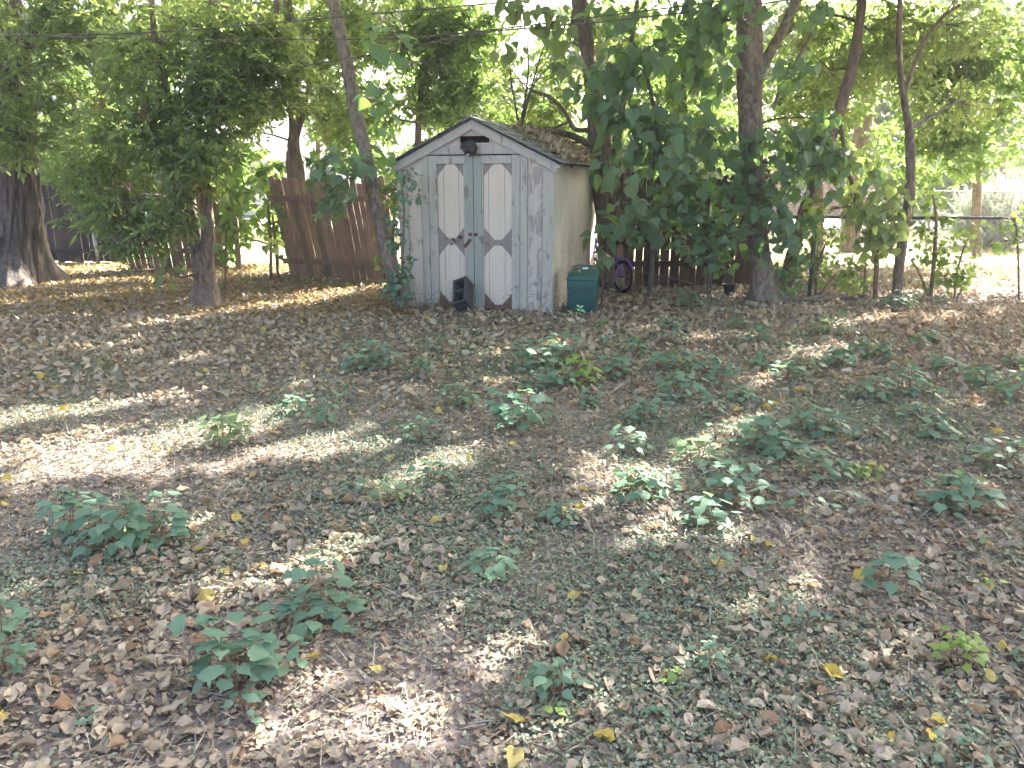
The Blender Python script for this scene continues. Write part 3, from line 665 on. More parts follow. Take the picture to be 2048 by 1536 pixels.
def build_bin():
    m = plain_mat('green_plastic', (0.008, 0.068, 0.060), 0.42, var=0.18, scale=5, spec=0.45)
    c = G(1160, 631); rz = -SHED_YAW+rad(2)
    e = empty('storage_bin', c, 'dark green plastic feed bin with slanted lid beside the shed', 'bin', rz=rz)
    w, h, d = .35, .43, .36
    import bmesh
    def tapered(name, x0, x1, y0, y1, z0, z1, tx, ty, mat, par, bev, frontdrop=0.0):
        b = MB(); P = [(x0+tx, y0+ty, z0), (x1-tx, y0+ty, z0), (x1-tx, y1-ty, z0), (x0+tx, y1-ty, z0), (x0, y0, z1-frontdrop), (x1, y0, z1-frontdrop), (x1, y1, z1), (x0, y1, z1)]
        b.poly(P, [(3,2,1,0),(4,5,6,7),(0,1,5,4),(1,2,6,5),(2,3,7,6),(3,0,4,7)])
        o = b.build(name, mat, par, 0); bv = o.modifiers.new('bevel', 'BEVEL'); bv.width = bev; bv.segments = 4; o.data.polygons.foreach_set('use_smooth', [True]*len(o.data.polygons)); return o
    body = tapered('body', -w/2, w/2, 0, d, 0, h, .014, .014, m, e, .025)
    # embossed frame on front, grooves on side
    q = MB(); y = -.006
    for a in ((-w*.36, w*.36, .335, .345), (-w*.36, w*.36, .31, .316), (-w*.40, -w*.385, .10, .30), (w*.385, w*.40, .10, .30)): q.box(a[0], a[1], y, y+.02, a[2], a[3])
    q.build('embossed_frame', m, body, .003)
    q = MB()
    for z in (.30, .17): q.poly([(w/2-.002, .06, z), (w/2+.006, .06, z), (w/2+.006, .24, z+.06), (w/2-.002, .24, z+.06), (w/2-.002, .06, z+.014), (w/2+.006, .06, z+.014), (w/2+.006, .24, z+.074), (w/2-.002, .24, z+.074)], [(0,1,2,3),(7,6,5,4),(1,0,4,5),(2,1,5,6),(3,2,6,7),(0,3,7,4)])
    q.build('side_rib', m, body, .002)
    lid = MB(); P = [(-w/2-.012, -.015, h-.012), (w/2+.012, -.015, h-.012), (w/2+.012, d+.012, h+.03), (-w/2-.012, d+.012, h+.03), (-w/2+.005, .005, h+.035), (w/2-.005, .005, h+.035), (w/2-.02, d-.01, h+.125), (-w/2+.02, d-.01, h+.125)]
    lid.poly(P, [(3,2,1,0),(4,5,6,7),(0,1,5,4),(1,2,6,5),(2,3,7,6),(3,0,4,7)])
    l = lid.build('lid', m, e); bv = l.modifiers.new('bevel', 'BEVEL'); bv.width = .022; bv.segments = 4; l.data.polygons.foreach_set('use_smooth', [True]*6)
    q = MB(); q.box(-.06, .06, d-.05, d-.015, h+.105, h+.15); q.build('handle', m, l, .01)
    q = MB(); z = h+.035+(.09)*.80; y = .005+(d-.015)*.80
    q.poly([(-.035, y-.015, z+.0015), (.035, y-.015, z+.0015), (.035, y+.022, z+.0115), (-.035, y+.022, z+.0115), (-.035, y-.015, z-.006), (.035, y-.015, z-.006), (.035, y+.022, z), (-.035, y+.022, z)], [(0,1,2,3),(7,6,5,4),(1,0,4,5),(2,1,5,6),(3,2,6,7),(0,3,7,4)]); q.build('sticker', plain_mat('white_sticker', (.7, .7, .7), .5), l)
    # wire bail handle folded round the back and right side
    q = MB(); pts, rr = smooth_path([(-w/2-.01, .14, h-.02), (-w/2-.012, .22, h+.07), (-w/2+.03, d-.02, h+.13), (0, d, h+.135), (w/2-.03, d-.01, h+.12), (w/2+.03, d-.05, h+.05), (w/2+.035, d-.05, .2), (w/2+.02, d-.04, .06)], [.008]*8, 6)
    q.tube(pts, rr, 8); q.build('bail_handle', plain_mat('dark_bail', (.06, .025, .03), .5), e, smooth=True)
    # pale green sprig emblem with small lettering below it
    em = plain_mat('emblem_green', (0.42, 0.62, 0.30), .6, var=.05)
    q = MB()
    def leaf(cx, cz, a, L, wd):
        n = 8; pl = []
        for i in range(n): t = i/n; pl.append((t*L, math.sin(t*math.pi)**.8*wd))
        for i in range(n): t = 1-i/n; pl.append((t*L, -math.sin(t*math.pi)**.8*wd))
        ca, sa = math.cos(a), math.sin(a); pl = [(cx+x*ca-z*sa, cz+x*sa+z*ca) for x, z in pl]
        q.prism(pl, .006, .012) if False else q.prism(pl, .0085, .0115)
    for args in ((0, .105, rad(150), .045, .013), (.004, .10, rad(28), .045, .013), (.0, .062, rad(165), .034, .01), (.01, .058, rad(5), .045, .012), (.038, .055, rad(-15), .034, .009)): leaf(*args)
    q.prism([(-.055, .077), (.055, .077), (.055, .081), (-.055, .081)], .0075, .011)
    q.prism([(-.002, .045), (.002, .045), (.002, .11), (-.002, .11)], .008, .0115)
    o = q.build('leaf_emblem', em, body); o.location = (-.005, -.0085, 0)
    rg = np.random.default_rng(6); R = np.array(Matrix.Rotation(rz, 3, 'Z'))
    Pl = np.array([(-.09, .14, h+.085), (-.03, .10, h+.072), (.06, .09, h+.07), (.10, .27, h+.118)]) @ R.T+c
    V, F = inst_mix(T_DEAD, Pl, rg.normal(size=(4, 3))*[1, 1, .1], np.tile([0, -.3, 1.], (4, 1)), np.array([.05, .05, .06, .06]), rg)
    tag(mesh_np('lid_leaf_litter', V, F, M['dead']), 'a few dry leaves lying on the green bin lid', 'fallen leaves', kind='stuff')
build_bin()

def build_bike():
    pm = plain_mat('purple_paint', (0.17, 0.07, 0.42), 0.35, var=0.15); bk = M['black_plastic']
    p = G(1222, 578); p[1] += .30; p[0] -= .26
    e = empty('bicycle', p, 'purple bicycle with black tyres half hidden behind the shed', 'bicycle', rz=rad(-62))
    r = .235; wb = .80
    def wheel(x):
        q = MB(); q.torus((x, 0, r), (0, 1, 0), r-.022, .022, 40, 8); o = q.build('wheel', bk, e, smooth=True)
        q = MB(); q.torus((x, 0, r), (0, 1, 0), r-.048, .008, 36, 6)
        for k in range(18):
            a = k*math.pi/9; q.tube([(x, .012*(-1)**k, r), (x+math.cos(a)*(r-.05), 0, r+math.sin(a)*(r-.05))], .0016, 4)
        q.build('rim', plain_mat('rim_metal', (.3, .3, .32), .35, .8), o); q = MB(); q.tube([(x, -.05, r), (x, .05, r)], .014, 10); q.build('hub', bk, o)
        q = MB(); q.torus((x, 0, r), (0, 1, 0), r+.02, .012, 26, 6, -2.9, .35); q.build('fender', pm, e, smooth=True)
    wheel(0); wheel(wb)
    q = MB(); hd = (.10+.02, 0, .56); bb = (.46, 0, .24); st = (.58, 0, .56)
    for a, b, rr in ((hd, bb, .02), ((hd[0]-.01, 0, .62), st, .017), (bb, (.60, 0, .62), .018), (bb, (wb, .04, r), .011), (bb, (wb, -.04, r), .011), (st, (wb, .04, r), .010), (st, (wb, -.04, r), .010), ((hd[0]-.03, 0, .66), (hd[0]+.01, 0, .52), .024)): q.tube([a, b], rr, 10)
    q.build('frame', pm, e, smooth=True)
    q = MB()
    for s in (-1, 1): q.tube(smooth_path([(.10, s*.03, .53), (.08, s*.05, .44), (0, s*.05, r)], [.015, .014, .011])[0], .013, 8)
    q.tube([(.10, -.045, .53), (.10, .045, .53)], .018, 8); q.build('fork', pm, e, smooth=True)
    q = MB(); q.tube(smooth_path([(.16, -.27, .83), (.10, -.2, .80), (.08, -.04, .74), (.08, .04, .74), (.10, .2, .80), (.16, .27, .83)], [.011]*6)[0], .011, 8); q.tube([(hd[0]-.03, 0, .64), (.08, 0, .75)], .013, 8)
    o = q.build('handlebar', bk, e, smooth=True)
    for s in (-1, 1): q = MB(); q.tube([(.135, s*.235, .82), (.185, s*.30, .84)], .017, 8); q.build('grip', bk, o)
    q = MB(); q.tube([(.60, 0, .60), (.61, 0, .69)], .012, 8); q.prism([(.50, .685), (.74, .69), (.76, .73), (.60, .72), (.48, .715)], -.05, .05); q.build('saddle', bk, e, .012)
    q = MB(); q.torus((bb[0], -.03, bb[2]), (0, 1, 0), .07, .006, 24, 6); q.tube([(bb[0], -.05, bb[2]), (bb[0]+.08, -.05, bb[2]-.12)], .01, 6); q.tube([(bb[0], .05, bb[2]), (bb[0]-.08, .05, bb[2]+.12)], .01, 6); q.box(bb[0]+.04, bb[0]+.12, -.13, -.05, bb[2]-.135, bb[2]-.11); q.box(bb[0]-.12, bb[0]-.04, .05, .13, bb[2]+.11, bb[2]+.135); q.build('crank', bk, e)
build_bike()

def build_pot():
    p = G(1458, 590)
    e = empty('plant_pot', p, 'small black plastic nursery pot at the foot of the fence', 'plant pot')
    q = MB(); n = 28; prof = [(.075, 0), (.092, .13), (.104, .132), (.106, .158), (.097, .158), (.09, .12)]
    for i in range(n):
        a = 2*math.pi*i/n
        for r, z in prof: q.v.append((r*math.cos(a), r*math.sin(a), z))
    k = len(prof)
    for i in range(n):
        for j in range(k-1):
            a, b = i*k+j, ((i+1) % n)*k+j; q.f.append((a, b, b+1, a+1))
    q.f.append(tuple(i*k for i in range(n))[::-1]); q.build('pot', M['black_plastic'], e, smooth=False)
    q = MB(); q.v = [(.091*math.cos(2*math.pi*i/n), .091*math.sin(2*math.pi*i/n), .125) for i in range(n)]; q.f = [tuple(range(n))]; q.build('potting_soil', M['stem'], e)
build_pot()

def limb(name, pts, rr, mat, label, cat='fallen branch', sides=9, k=5, side_twigs=()):
    P, R = smooth_path(pts, rr, k); rg = np.random.default_rng(abs(hash(len(label))) % 1000)
    V, F = tube_np(P, R*(1+.12*rg.normal(size=len(R))), sides)
    parts = [(V, F)]
    for (p, r) in side_twigs: parts.append(tube_np(*smooth_path(p, r, 4), 6))
    V, F = join(parts); o = mesh_np(name, V, F, mat, smooth=True); tag(o, label, cat); return o
def gp(u, v, z): p = G(u, v); p[2] = z; return p
limb('fallen_branch', [gp(1972, 1370, .006), gp(1985, 1420, .012), gp(2020, 1475, .014), gp(2075, 1560, .012)], [.006, .012, .015, .018], M['bark_grey'], 'grey weathered branch half buried at the bottom right corner')
limb('fallen_branch', [gp(1545, 606, .04), gp(1600, 607, .05), gp(1660, 604, .06), gp(1722, 598, .05)], [.02, .03, .045, .035], M['bark_brown'], 'thick brown branch lying in front of the big trunk')
limb('fallen_branch', [gp(1480, 600, .02), gp(1545, 600, .03), gp(1620, 601, .03)], [.012, .014, .01], M['bark_dark'], 'thin dark stick lying by the black pot')
limb('fallen_branch', [gp(1710, 592, .03), gp(1760, 602, .05), gp(1840, 603, .03)], [.008, .012, .008], M['bark_brown'], 'thin bare stick lying near the right chain-link fence')
limb('fallen_branch', [gp(598, 566, .02), gp(625, 560, .03), gp(660, 556, .03)], [.012, .018, .012], M['bark_grey'], 'short pale stick at the foot of the leaning brown fence')
limb('leaning_rod', [gp(1425, 588, .02), W(1380, 566, 10.75), W(1325, 553, 10.9), W(1275, 544, 10.95)], [.010, .010, .009, .008], M['bark_dark'], 'thin dark rod slanting along the dark fence', 'rod')

# ------------------------------------------------------------------ fences
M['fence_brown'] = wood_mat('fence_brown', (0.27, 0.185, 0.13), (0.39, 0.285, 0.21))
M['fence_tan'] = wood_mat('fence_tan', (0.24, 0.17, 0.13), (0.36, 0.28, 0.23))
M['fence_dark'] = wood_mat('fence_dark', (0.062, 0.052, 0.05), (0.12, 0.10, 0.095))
M['galv'] = plain_mat('galvanised_steel', (0.30, 0.30, 0.30), 0.5, 0.5, 0.25, 30)
M['galv_dark'] = plain_mat('weathered_steel', (0.10, 0.10, 0.10), 0.6, 0.3, 0.3, 30)
def wood_fence(A, B, hgt, mat, label, pw=.095, gap=.008, lean=0.0, slant=0.0, rails=(0.3, 1.3), seed=0, fan=0.0, toprough=.05, posts=()):
    A, B = np.array(A), np.array(B); L = np.linalg.norm((B-A)[:2]); ang = math.atan2(B[1]-A[1], B[0]-A[0])
    e = empty('wooden_fence', (A[0], A[1], 0), label, 'fence', rz=ang); rg = random.Random(seed)
    q = MB(); x = 0.0
    Ml = Matrix.Rotation(lean, 4, 'X')
    while x < L:
        w = pw*rg.uniform(.85, 1.2); h = hgt*(1+rg.uniform(-toprough, toprough*.6)); sh = slant+fan*(x/L-.5)+rg.gauss(0, .006)
        z0 = rg.uniform(.0, .04); t = rg.uniform(-.004, .004); c = .25*w
        P = [(x, z0), (x+w, z0+rg.uniform(-.01, .01)), (x+w+sh*h, h-rg.uniform(.0, .05)), (x+w-c+sh*h, h+rg.uniform(-.01, .02)), (x+c+sh*h, h+rg.uniform(-.01, .02)), (x+sh*h, h-rg.uniform(.0, .06))]
        q.prism(P, t, t+.016, Ml); x += w+gap*rg.choice([.3, .7, 1, 1, 1.8])
    q.build('picket_panel', mat, e)
    for z in rails:
        r = MB(); r.box(-.06+slant*z, L+.05+slant*z, -.042, -.006, z, z+.085, Ml); r.build('rail', mat, e, .004)
    for px in posts:
        r = MB(); r.box(px, px+.09, .022, .11, 0, hgt*.97); r.build('post', mat, e, .004)
    return e
def gy(u, Y): p = W(u, 500, Y); p[2] = 0; return p
wood_fence(G(582, 556), G(800, 566), 1.60, M['fence_brown'], 'leaning reddish brown picket fence panel left of the shed', pw=.098, gap=.006, lean=rad(5), slant=-.11, rails=(.25, 1.27), seed=2, fan=.03, posts=(.02,))
wood_fence(G(262, 541), G(450, 538), 1.50, M['fence_tan'], 'tan picket fence panel behind the forked leafy tree', pw=.10, gap=.007, lean=rad(4), slant=-.05, rails=(.30, 1.1), seed=3, fan=.12)
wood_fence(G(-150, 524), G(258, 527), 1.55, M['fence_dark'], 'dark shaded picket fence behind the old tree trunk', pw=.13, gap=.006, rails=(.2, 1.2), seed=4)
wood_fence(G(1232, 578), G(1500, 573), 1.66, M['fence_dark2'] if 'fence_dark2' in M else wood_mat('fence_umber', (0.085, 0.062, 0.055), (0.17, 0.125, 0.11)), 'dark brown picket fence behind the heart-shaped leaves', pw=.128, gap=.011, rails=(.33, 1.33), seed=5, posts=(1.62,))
q = MB(); p = G(200, 528); q.tube([(p[0], p[1]-.05, 0), (p[0]-.02, p[1]-.05, .62)], .035, 10); o = q.build('fence_post', M['galv'], smooth=True); tag(o, 'short grey metal post in front of the dark fence', 'post')
q = MB(); p = G(480, 545); R = Matrix.Translation((p[0], p[1], 0)); q.box(-.045, .045, -.03, .03, 0, .95, R); o = q.build('wooden_stake', M['fence_tan'], None, .004); tag(o, 'reddish wooden stake in the sunny fence gap', 'stake')

def chain_fence(pts, h, label, posts, mat, mesh_mat, pitch=.075, wire=.0022, rail=.02, name='chain_link_fence'):
    e = empty(name, (pts[0][0], pts[0][1], 0), label, 'fence'); off = Vector((pts[0][0], pts[0][1], 0))
    A, B = np.array(pts[0]), np.array(pts[-1]); d = (B-A)[:2]; L = np.linalg.norm(d); d /= L
    def P(s, z): return (A[0]+d[0]*s-off.x, A[1]+d[1]*s-off.y, z)
    q = MB(); q.tube([P(0, h), P(L, h)], rail, 8); q.build('top_rail', mat, e, smooth=True)
    q = MB(); hh = h-.03; s = -hh
    while s < L:
        for sg in (1, -1):
            a, b, za, zb = s, s+hh, .03, hh+.03
            if sg < 0: za, zb = zb, za
            # clip
            if a < 0: za += (zb-za)*(0-a)/(b-a); a = 0
            if b > L: zb = za+(zb-za)*(L-a)/(b-a); b = L
            if b > a: q.tube([P(a, za), P(b, zb)], wire, 3, False)
        s += pitch*1.4142
    q.build('wire_mesh', mesh_mat, e)
    for s in posts:
        q = MB(); q.tube([P(s, 0), P(s, h+.03)], .028, 10); q.tube([P(s, h+.03), P(s, h+.06)], [.028, .012], 10); q.build('post', mat, e, smooth=True)
    return e
a, b = gy(1520, 10.75), gy(2330, 10.25)
Lf = np.linalg.norm((b-a)[:2]); pp = G(2036, 592); s1 = float(np.dot((pp-a)[:2], (b-a)[:2])/Lf)
chain_fence([a, b], 1.10, 'chain-link fence with dark top rail right of the big trunk', [0.05, s1-3.0, s1], M['galv_dark'], M['galv_dark'])
a, b = gy(1540, 17.5), gy(2400, 17.0); hz = W(1900, 383, 17.2)[2]
chain_fence([a, b], hz, 'far pale chain-link fence across the sunlit lawn', [1.0, 3.4, 5.8, 8.4], M['galv'], M['galv'], pitch=.085, wire=.003)
# ------------------------------------------------------------------ trees
PATCH = []  # sun patches wanted on the yard; leaves that would shade them are dropped
for (u, v, a, b) in [(40,835,.75,.16),(60,900,.6,.2),(200,925,.7,.17),(350,885,.75,.18),(480,845,.5,.12),(560,905,.5,.13),(690,905,.3,.09),(880,925,.35,.12),(800,970,.28,.08),(300,800,.35,.08),
        (40,605,1.1,.12),(230,590,1.3,.13),(430,573,1.0,.1),(620,602,.8,.22),(560,578,.7,.1),(330,556,1.2,.14),(120,570,1.2,.12),(300,650,.5,.08),(470,620,.6,.1),(700,600,.5,.1),(60,640,.6,.08),(250,625,.9,.1),(560,640,.6,.08),(160,700,.5,.06),(720,570,.5,.1),
        (1750,640,.7,.14),(1670,702,.5,.08),(1585,712,.35,.11),(1660,655,.35,.13),(1300,662,.3,.06),(1390,682,.35,.07),(1530,765,.35,.07),(1880,640,.6,.09),(1800,590,.6,.1),(1960,600,.8,.1),(1640,618,.4,.08),(1270,655,.22,.06),
        (1420,885,.35,.06),(1265,965,.3,.1),(1240,995,.35,.09),(1370,925,.25,.06),(1470,845,.2,.05),(1100,700,.2,.05),(980,720,.25,.05),(1000,770,.25,.05),
        (570,1158,.30,.085),(470,1185,.25,.08),(640,1118,.28,.07),(370,1060,.25,.06),(845,1230,.12,.05),(740,1440,.20,.07),(830,1405,.16,.06),(690,1465,.14,.06),(1490,1090,.18,.06),(1450,1235,.13,.06),(1330,1345,.10,.05),(1690,1350,.14,.05),(1165,1420,.12,.05),(1550,1110,.12,.04),(1350,1075,.1,.04),(960,1190,.14,.04),(990,870,.2,.05)]:
    g = G(u, v); PATCH.append((g[0], g[1], a, b))
_r = np.random.default_rng(29)
for _ in range(70):
    _y = 1.8+_r.random()*11; PATCH.append((_r.uniform(-.72, .72)*_y, _y, _r.uniform(.05, .22)*(.6+_y*.06), _r.uniform(.03, .08)*(.6+_y*.06)))
PATCH = np.array(PATCH); PDIR = np.array([math.sin(SUN_AZ), math.cos(SUN_AZ)])
def lit(P, mg=0.03):
    """True where the shadow of P would fall into one of the sun patches wanted on the yard"""
    q = np.stack([P[:, 0]-KX*P[:, 2], P[:, 1]-KY*P[:, 2]], -1)
    d = q[:, None, :]-PATCH[None, :, :2]
    al = d @ PDIR; ac = d[..., 0]*PDIR[1]-d[..., 1]*PDIR[0]
    return (((al/(PATCH[:, 2]+mg))**2+(ac/(PATCH[:, 3]+mg))**2) < 1).any(1)

def twigs(rng, Cn, mat_T, size=(.055, .095), nl=13, L=(.22, .45), droop=.35):
    n = len(Cn)
    D = rdir(rng, n)*[1, 1, .45]; D[:, 2] -= droop*rng.random(n); D = nrm(D)
    ln = rng.uniform(*L, n); P0 = Cn-D*ln[:, None]*.5
    S = nrm(np.cross(D, np.stack([rng.normal(size=n)*.35, rng.normal(size=n)*.35, np.ones(n)], -1)))
    t = np.linspace(.12, 1, nl)[None, :]+rng.normal(size=(n, nl))*.03
    sg = np.where(np.arange(nl) % 2 == 0, 1., -1.)[None, :]*np.ones((n, 1)); sg[:, -1] = 0
    P = P0[:, None]+D[:, None]*(ln[:, None]*t)[..., None]
    P[..., 2] -= .10*t**2*ln[:, None]*2
    A = D[:, None]*.55+S[:, None]*(sg*.85)[..., None]+rng.normal(size=(n, nl, 3))*.22; A[..., 2] -= droop*.8
    Nn = np.array([0, 0, 1.])+rng.normal(size=(n, nl, 3))*.45
    P, A, Nn = P.reshape(-1, 3), A.reshape(-1, 3), Nn.reshape(-1, 3); k = ~lit(P)
    V, F = inst_mix(mat_T, P[k], A[k], Nn[k], rng.uniform(*size, n*nl)[k], rng)
    return (V, F), (P0, P0+D*ln[:, None])
def hearts(rng, Cn, size=(.10, .17), nl=6, spread=.16, hang=.8, face=(0, -.65, .85)):
    n = len(Cn); O = rdir(rng, n*nl).reshape(n, nl, 3)*[1, 1, .7]; O = nrm(O)
    P = Cn[:, None]+O*spread*rng.uniform(.4, 1, (n, nl, 1))
    A = O*.65+rng.normal(size=(n, nl, 3))*.25; A[..., 2] -= hang
    Nn = np.array(face)+rng.normal(size=(n, nl, 3))*.55+O*.45
    P, A, Nn = P.reshape(-1, 3), A.reshape(-1, 3), Nn.reshape(-1, 3)
    s = rng.uniform(*size, n*nl); k = ~lit(P); k[0] = True
    lv = inst_mix([T_HEART, T_HEART2], P[k], A[k], Nn[k], s[k], rng)
    return lv, (np.repeat(Cn, nl, 0), P)
def sticks(P0, P1, r=.004):
    """thin 3-sided twigs"""
    d = nrm(P1-P0); u = nrm(np.cross(d, np.array([.3, .5, .8]))); w = np.cross(d, u); V = []
    for k in range(3):
        a = 2*math.pi*k/3; o = u*math.cos(a)+w*math.sin(a); V += [P0+o*r, P1+o*r*.5]
    V = np.stack(V, 1); n = len(P0)
    f = np.array([(0, 1, 3), (0, 3, 2), (2, 3, 5), (2, 5, 4), (4, 5, 1), (4, 1, 0)])
    return V.reshape(-1, 3), (f[None]+(np.arange(n)*6)[:, None, None]).reshape(-1, 3)
def blob(rng, u, v, Y, ru, rv, n, rd=.55, mul=1.0):
    n = max(1, int(round(n*mul))); c = W(u, v, Y); t = depth_of(c); d = rdir(rng, n)*(rng.random((n, 1))**.42)
    return c+d*np.array([ru*t/FPX, rd, rv*t/FPX])

TREES = {}
FMUL, BMUL = 1.5, 1.2
def tree(key, name, label, bark, leafm, paths, fine=(), broad=(), group=None, seed=1, rough=.07, sides=14, flare=None, cat='tree', fsize=(.075, .145), bsize=(.10, .17), nl=13, droop=.35, limbs=True, twigmat=None, hang=.8, bnl=6, T=None, bm=1.0, spread=.16, ridges=.0):
    rng = np.random.default_rng(seed)
    b0 = W(*paths[0][0][:3]); base = np.array([b0[0], b0[1], 0.0])
    e = empty(name, base, label, cat, group)
    tr = []; skel = []
    for pi, pth in enumerate(paths):
        P = np.array([W(u, v, Y) for u, v, Y, r in pth]); R = np.array([r*depth_of(p)/FPX for p, (u, v, Y, r) in zip(P, pth)])
        if pi == 0: P[0][2] = -.03
        P, R = smooth_path(P, R, 6); skel.append((P, R))
        s = sides if pi == 0 else max(7, sides//2)
        V, F = tube_np(P, R, s); n = len(P)
        Rv = np.repeat(R, s); c = np.repeat(P, s, 0); a = np.tile(np.linspace(0, 2*np.pi, s, endpoint=False), n); z = c[:, 2]
        k = 1+rough*(np.sin(a*3+z*2.1+seed)+.7*np.sin(a*7+z*5.3)+.6*np.sin(a*2-z*9+seed*2))+rng.normal(size=len(V))*rough*.35
        if pi == 0 and flare:
            hh, amt, lob = flare; q = np.clip(1-z/hh, 0, 1)**2; k += q*amt*(.65+.55*np.sin(a*lob+seed))
        if pi == 0 and ridges: k += ridges*(np.sin(a*19+2.2*np.sin(z*2.3)+z*.8)+.7*np.sin(a*31-z*1.1+np.sin(z*4)))
        V = c+(V-c)*k[:, None]; tr.append((V, F))
    leaves = []; tw = []
    def nearest(p):
        best = None
        for P, R in skel:
            w = P[:, 2] < p[2]+.1
            d = np.linalg.norm(P-p, axis=1)+np.where(w, 0, 2.0); i = int(np.argmin(d))
            if best is None or d[i] < best[0]: best = (d[i], P[i], R[i])
        return best
    lp = []
    for bl in list(fine)+[tuple(x)+('b',) for x in broad]:
        isb = bl[-1] == 'b'; q = bl[:-1] if isb else bl
        Cn = blob(rng, *q, mul=BMUL*bm if isb else FMUL)
        if isb: (lv, st) = hearts(rng, Cn, bsize, nl=bnl, hang=hang, spread=spread)
        else: (lv, st) = twigs(rng, Cn, T or [T_FINE, T_FINE2], fsize, nl=nl, droop=droop)
        leaves.append(lv); tw.append(sticks(st[0], st[1], .0035))
        if limbs:
            c = W(q[0], q[1], q[2]); d, p, r = nearest(c)
            m = (p+c)/2+rng.normal(size=3)*.08+np.array([0, 0, .08]); r0 = min(.022, r*.6)
            Pq, Rq = smooth_path([p, m, c], [r0, r0*.6, .005], 5); lp.append(tube_np(Pq, Rq, 6))
            pk = Cn[::3]
            if len(pk): tw.append(sticks(np.repeat(m[None]*.45+c[None]*.55, len(pk), 0), pk, .005))
    V, F = join(tr); mesh_np('trunk', V, F, bark, e, smooth=True)
    tq = tw+[(v_, np.concatenate([f_[:, [0, 1, 2]], f_[:, [0, 2, 3]]])) for v_, f_ in lp]
    if tq: V, F = join(tq); tag(mesh_np('twigs', V, F, twigmat or M['bark_dark'], e), kind='stuff')
    TREES[key] = dict(e=e, leaves=leaves, mat=leafm, skel=skel)
    return e
def finish_trees():
    for k, t in TREES.items():
        if t['leaves']:
            V, F = join(t['leaves']); mesh_np('crown', V, F, t['mat'], t['e'])

tree('A', 'old_tree', 'massive old tree trunk with furrowed bark and flared roots at the left edge', M['bark_old'], M['leaf_fine'],
     [[(22,556,12.2,66),(26,520,12.2,58),(30,470,12.2,52),(32,400,12.2,45),(30,330,12.2,41),(22,200,12.2,38),(10,60,12.2,36),(-20,-140,12.2,32),(-40,-420,12.4,22)],
      [(18,120,12.2,20),(90,40,12.0,16),(190,-60,11.7,12),(320,-240,11.5,8)]],
     fine=[(40,130,11.5,110,120,80),(130,230,11.7,90,80,55),(30,270,11.2,70,60,45),(210,90,11.5,120,90,75),(120,20,11.5,150,60,60),(-30,210,11.5,60,110,40)], seed=3, rough=.05, sides=110, flare=(.75, .85, 5), ridges=.045, group='trees along the back fence')
# roots
rt = TREES['A']['e']
def roots():
    P = []
    for (pts, rr) in [([W(36,490,12.2), gp(95,540,.12), gp(135,556,.02)], [.22, .13, .03]), ([W(40,500,12.2), gp(70,556,.12), gp(80,566,.0)], [.22, .16, .05]), ([W(30,500,12.2), gp(40,562,.1), gp(44,570,.0)], [.22, .15, .05]), ([W(15,500,12.2), gp(5,560,.1), gp(0,568,.0)], [.22, .16, .06])]:
        a, b = smooth_path(pts, rr, 5); P.append(tube_np(a, b, 12))
    V, F = join(P); mesh_np('root', V, F, M['bark_old'], rt, smooth=True)
roots()
tree('B', 'leafy_tree', 'small forked tree with low drooping leaves in front of the tan fence', M['bark_brown'], M['leaf_fine'],
     [[(414,604,10.1,28),(411,570,10.1,22),(408,530,10.1,21),(402,495,10.15,17),(390,450,10.2,11),(375,370,10.2,9),(356,280,10.2,8),(335,190,10.2,7),(310,80,10.2,6),(300,-80,10.3,5)],
      [(410,540,10.05,17),(416,480,10.05,14),(414,430,10.05,12),(412,385,10.1,11),(409,362,10.1,9)],
      [(380,410,10.2,6),(400,330,10.1,5),(430,230,10.1,4),(455,120,10.1,3)],
      [(420,8,10.6,9),(455,22,10.6,9),(492,40,10.5,9),(513,64,10.5,8),(532,60,10.5,7),(549,45,10.5,6),(554,10,10.5,5),(550,-40,10.5,5)],
      [(325,32,10.6,5),(380,45,10.6,5),(440,66,10.6,5),(500,84,10.6,3)]],
     fine=[(330,110,10.2,160,100,130),(300,240,10,140,90,120),(215,320,10.5,90,90,75),(260,420,10.2,100,60,65),(190,410,10.6,60,50,28),(370,330,9.9,80,80,60),(440,200,10.2,90,80,75),(340,430,10,70,50,38),(510,150,10.3,70,80,50),(560,90,10.4,60,70,38),(470,60,10.4,100,55,45),(310,470,10,60,35,24),(255,480,10.2,50,30,16),(410,285,9.9,60,50,30),(150,340,10.8,60,60,25),(590,160,10.6,60,60,25)],
     broad=[(335,545,9.7,14,24,2,.06),(345,520,9.7,10,16,1,.05)], seed=5, rough=.06, flare=(.35, .6, 4), group='trees along the back fence', bsize=(.08, .13))
TREES['B']['leaves'].append(hearts(np.random.default_rng(51), np.array([W(540,490,10.3), W(556,480,10.3), W(440,390,9.9), W(455,360,9.9), W(430,350,9.9), W(395,440,9.8), W(372,425,9.8)]), (.10, .16), 3, .08)[0])
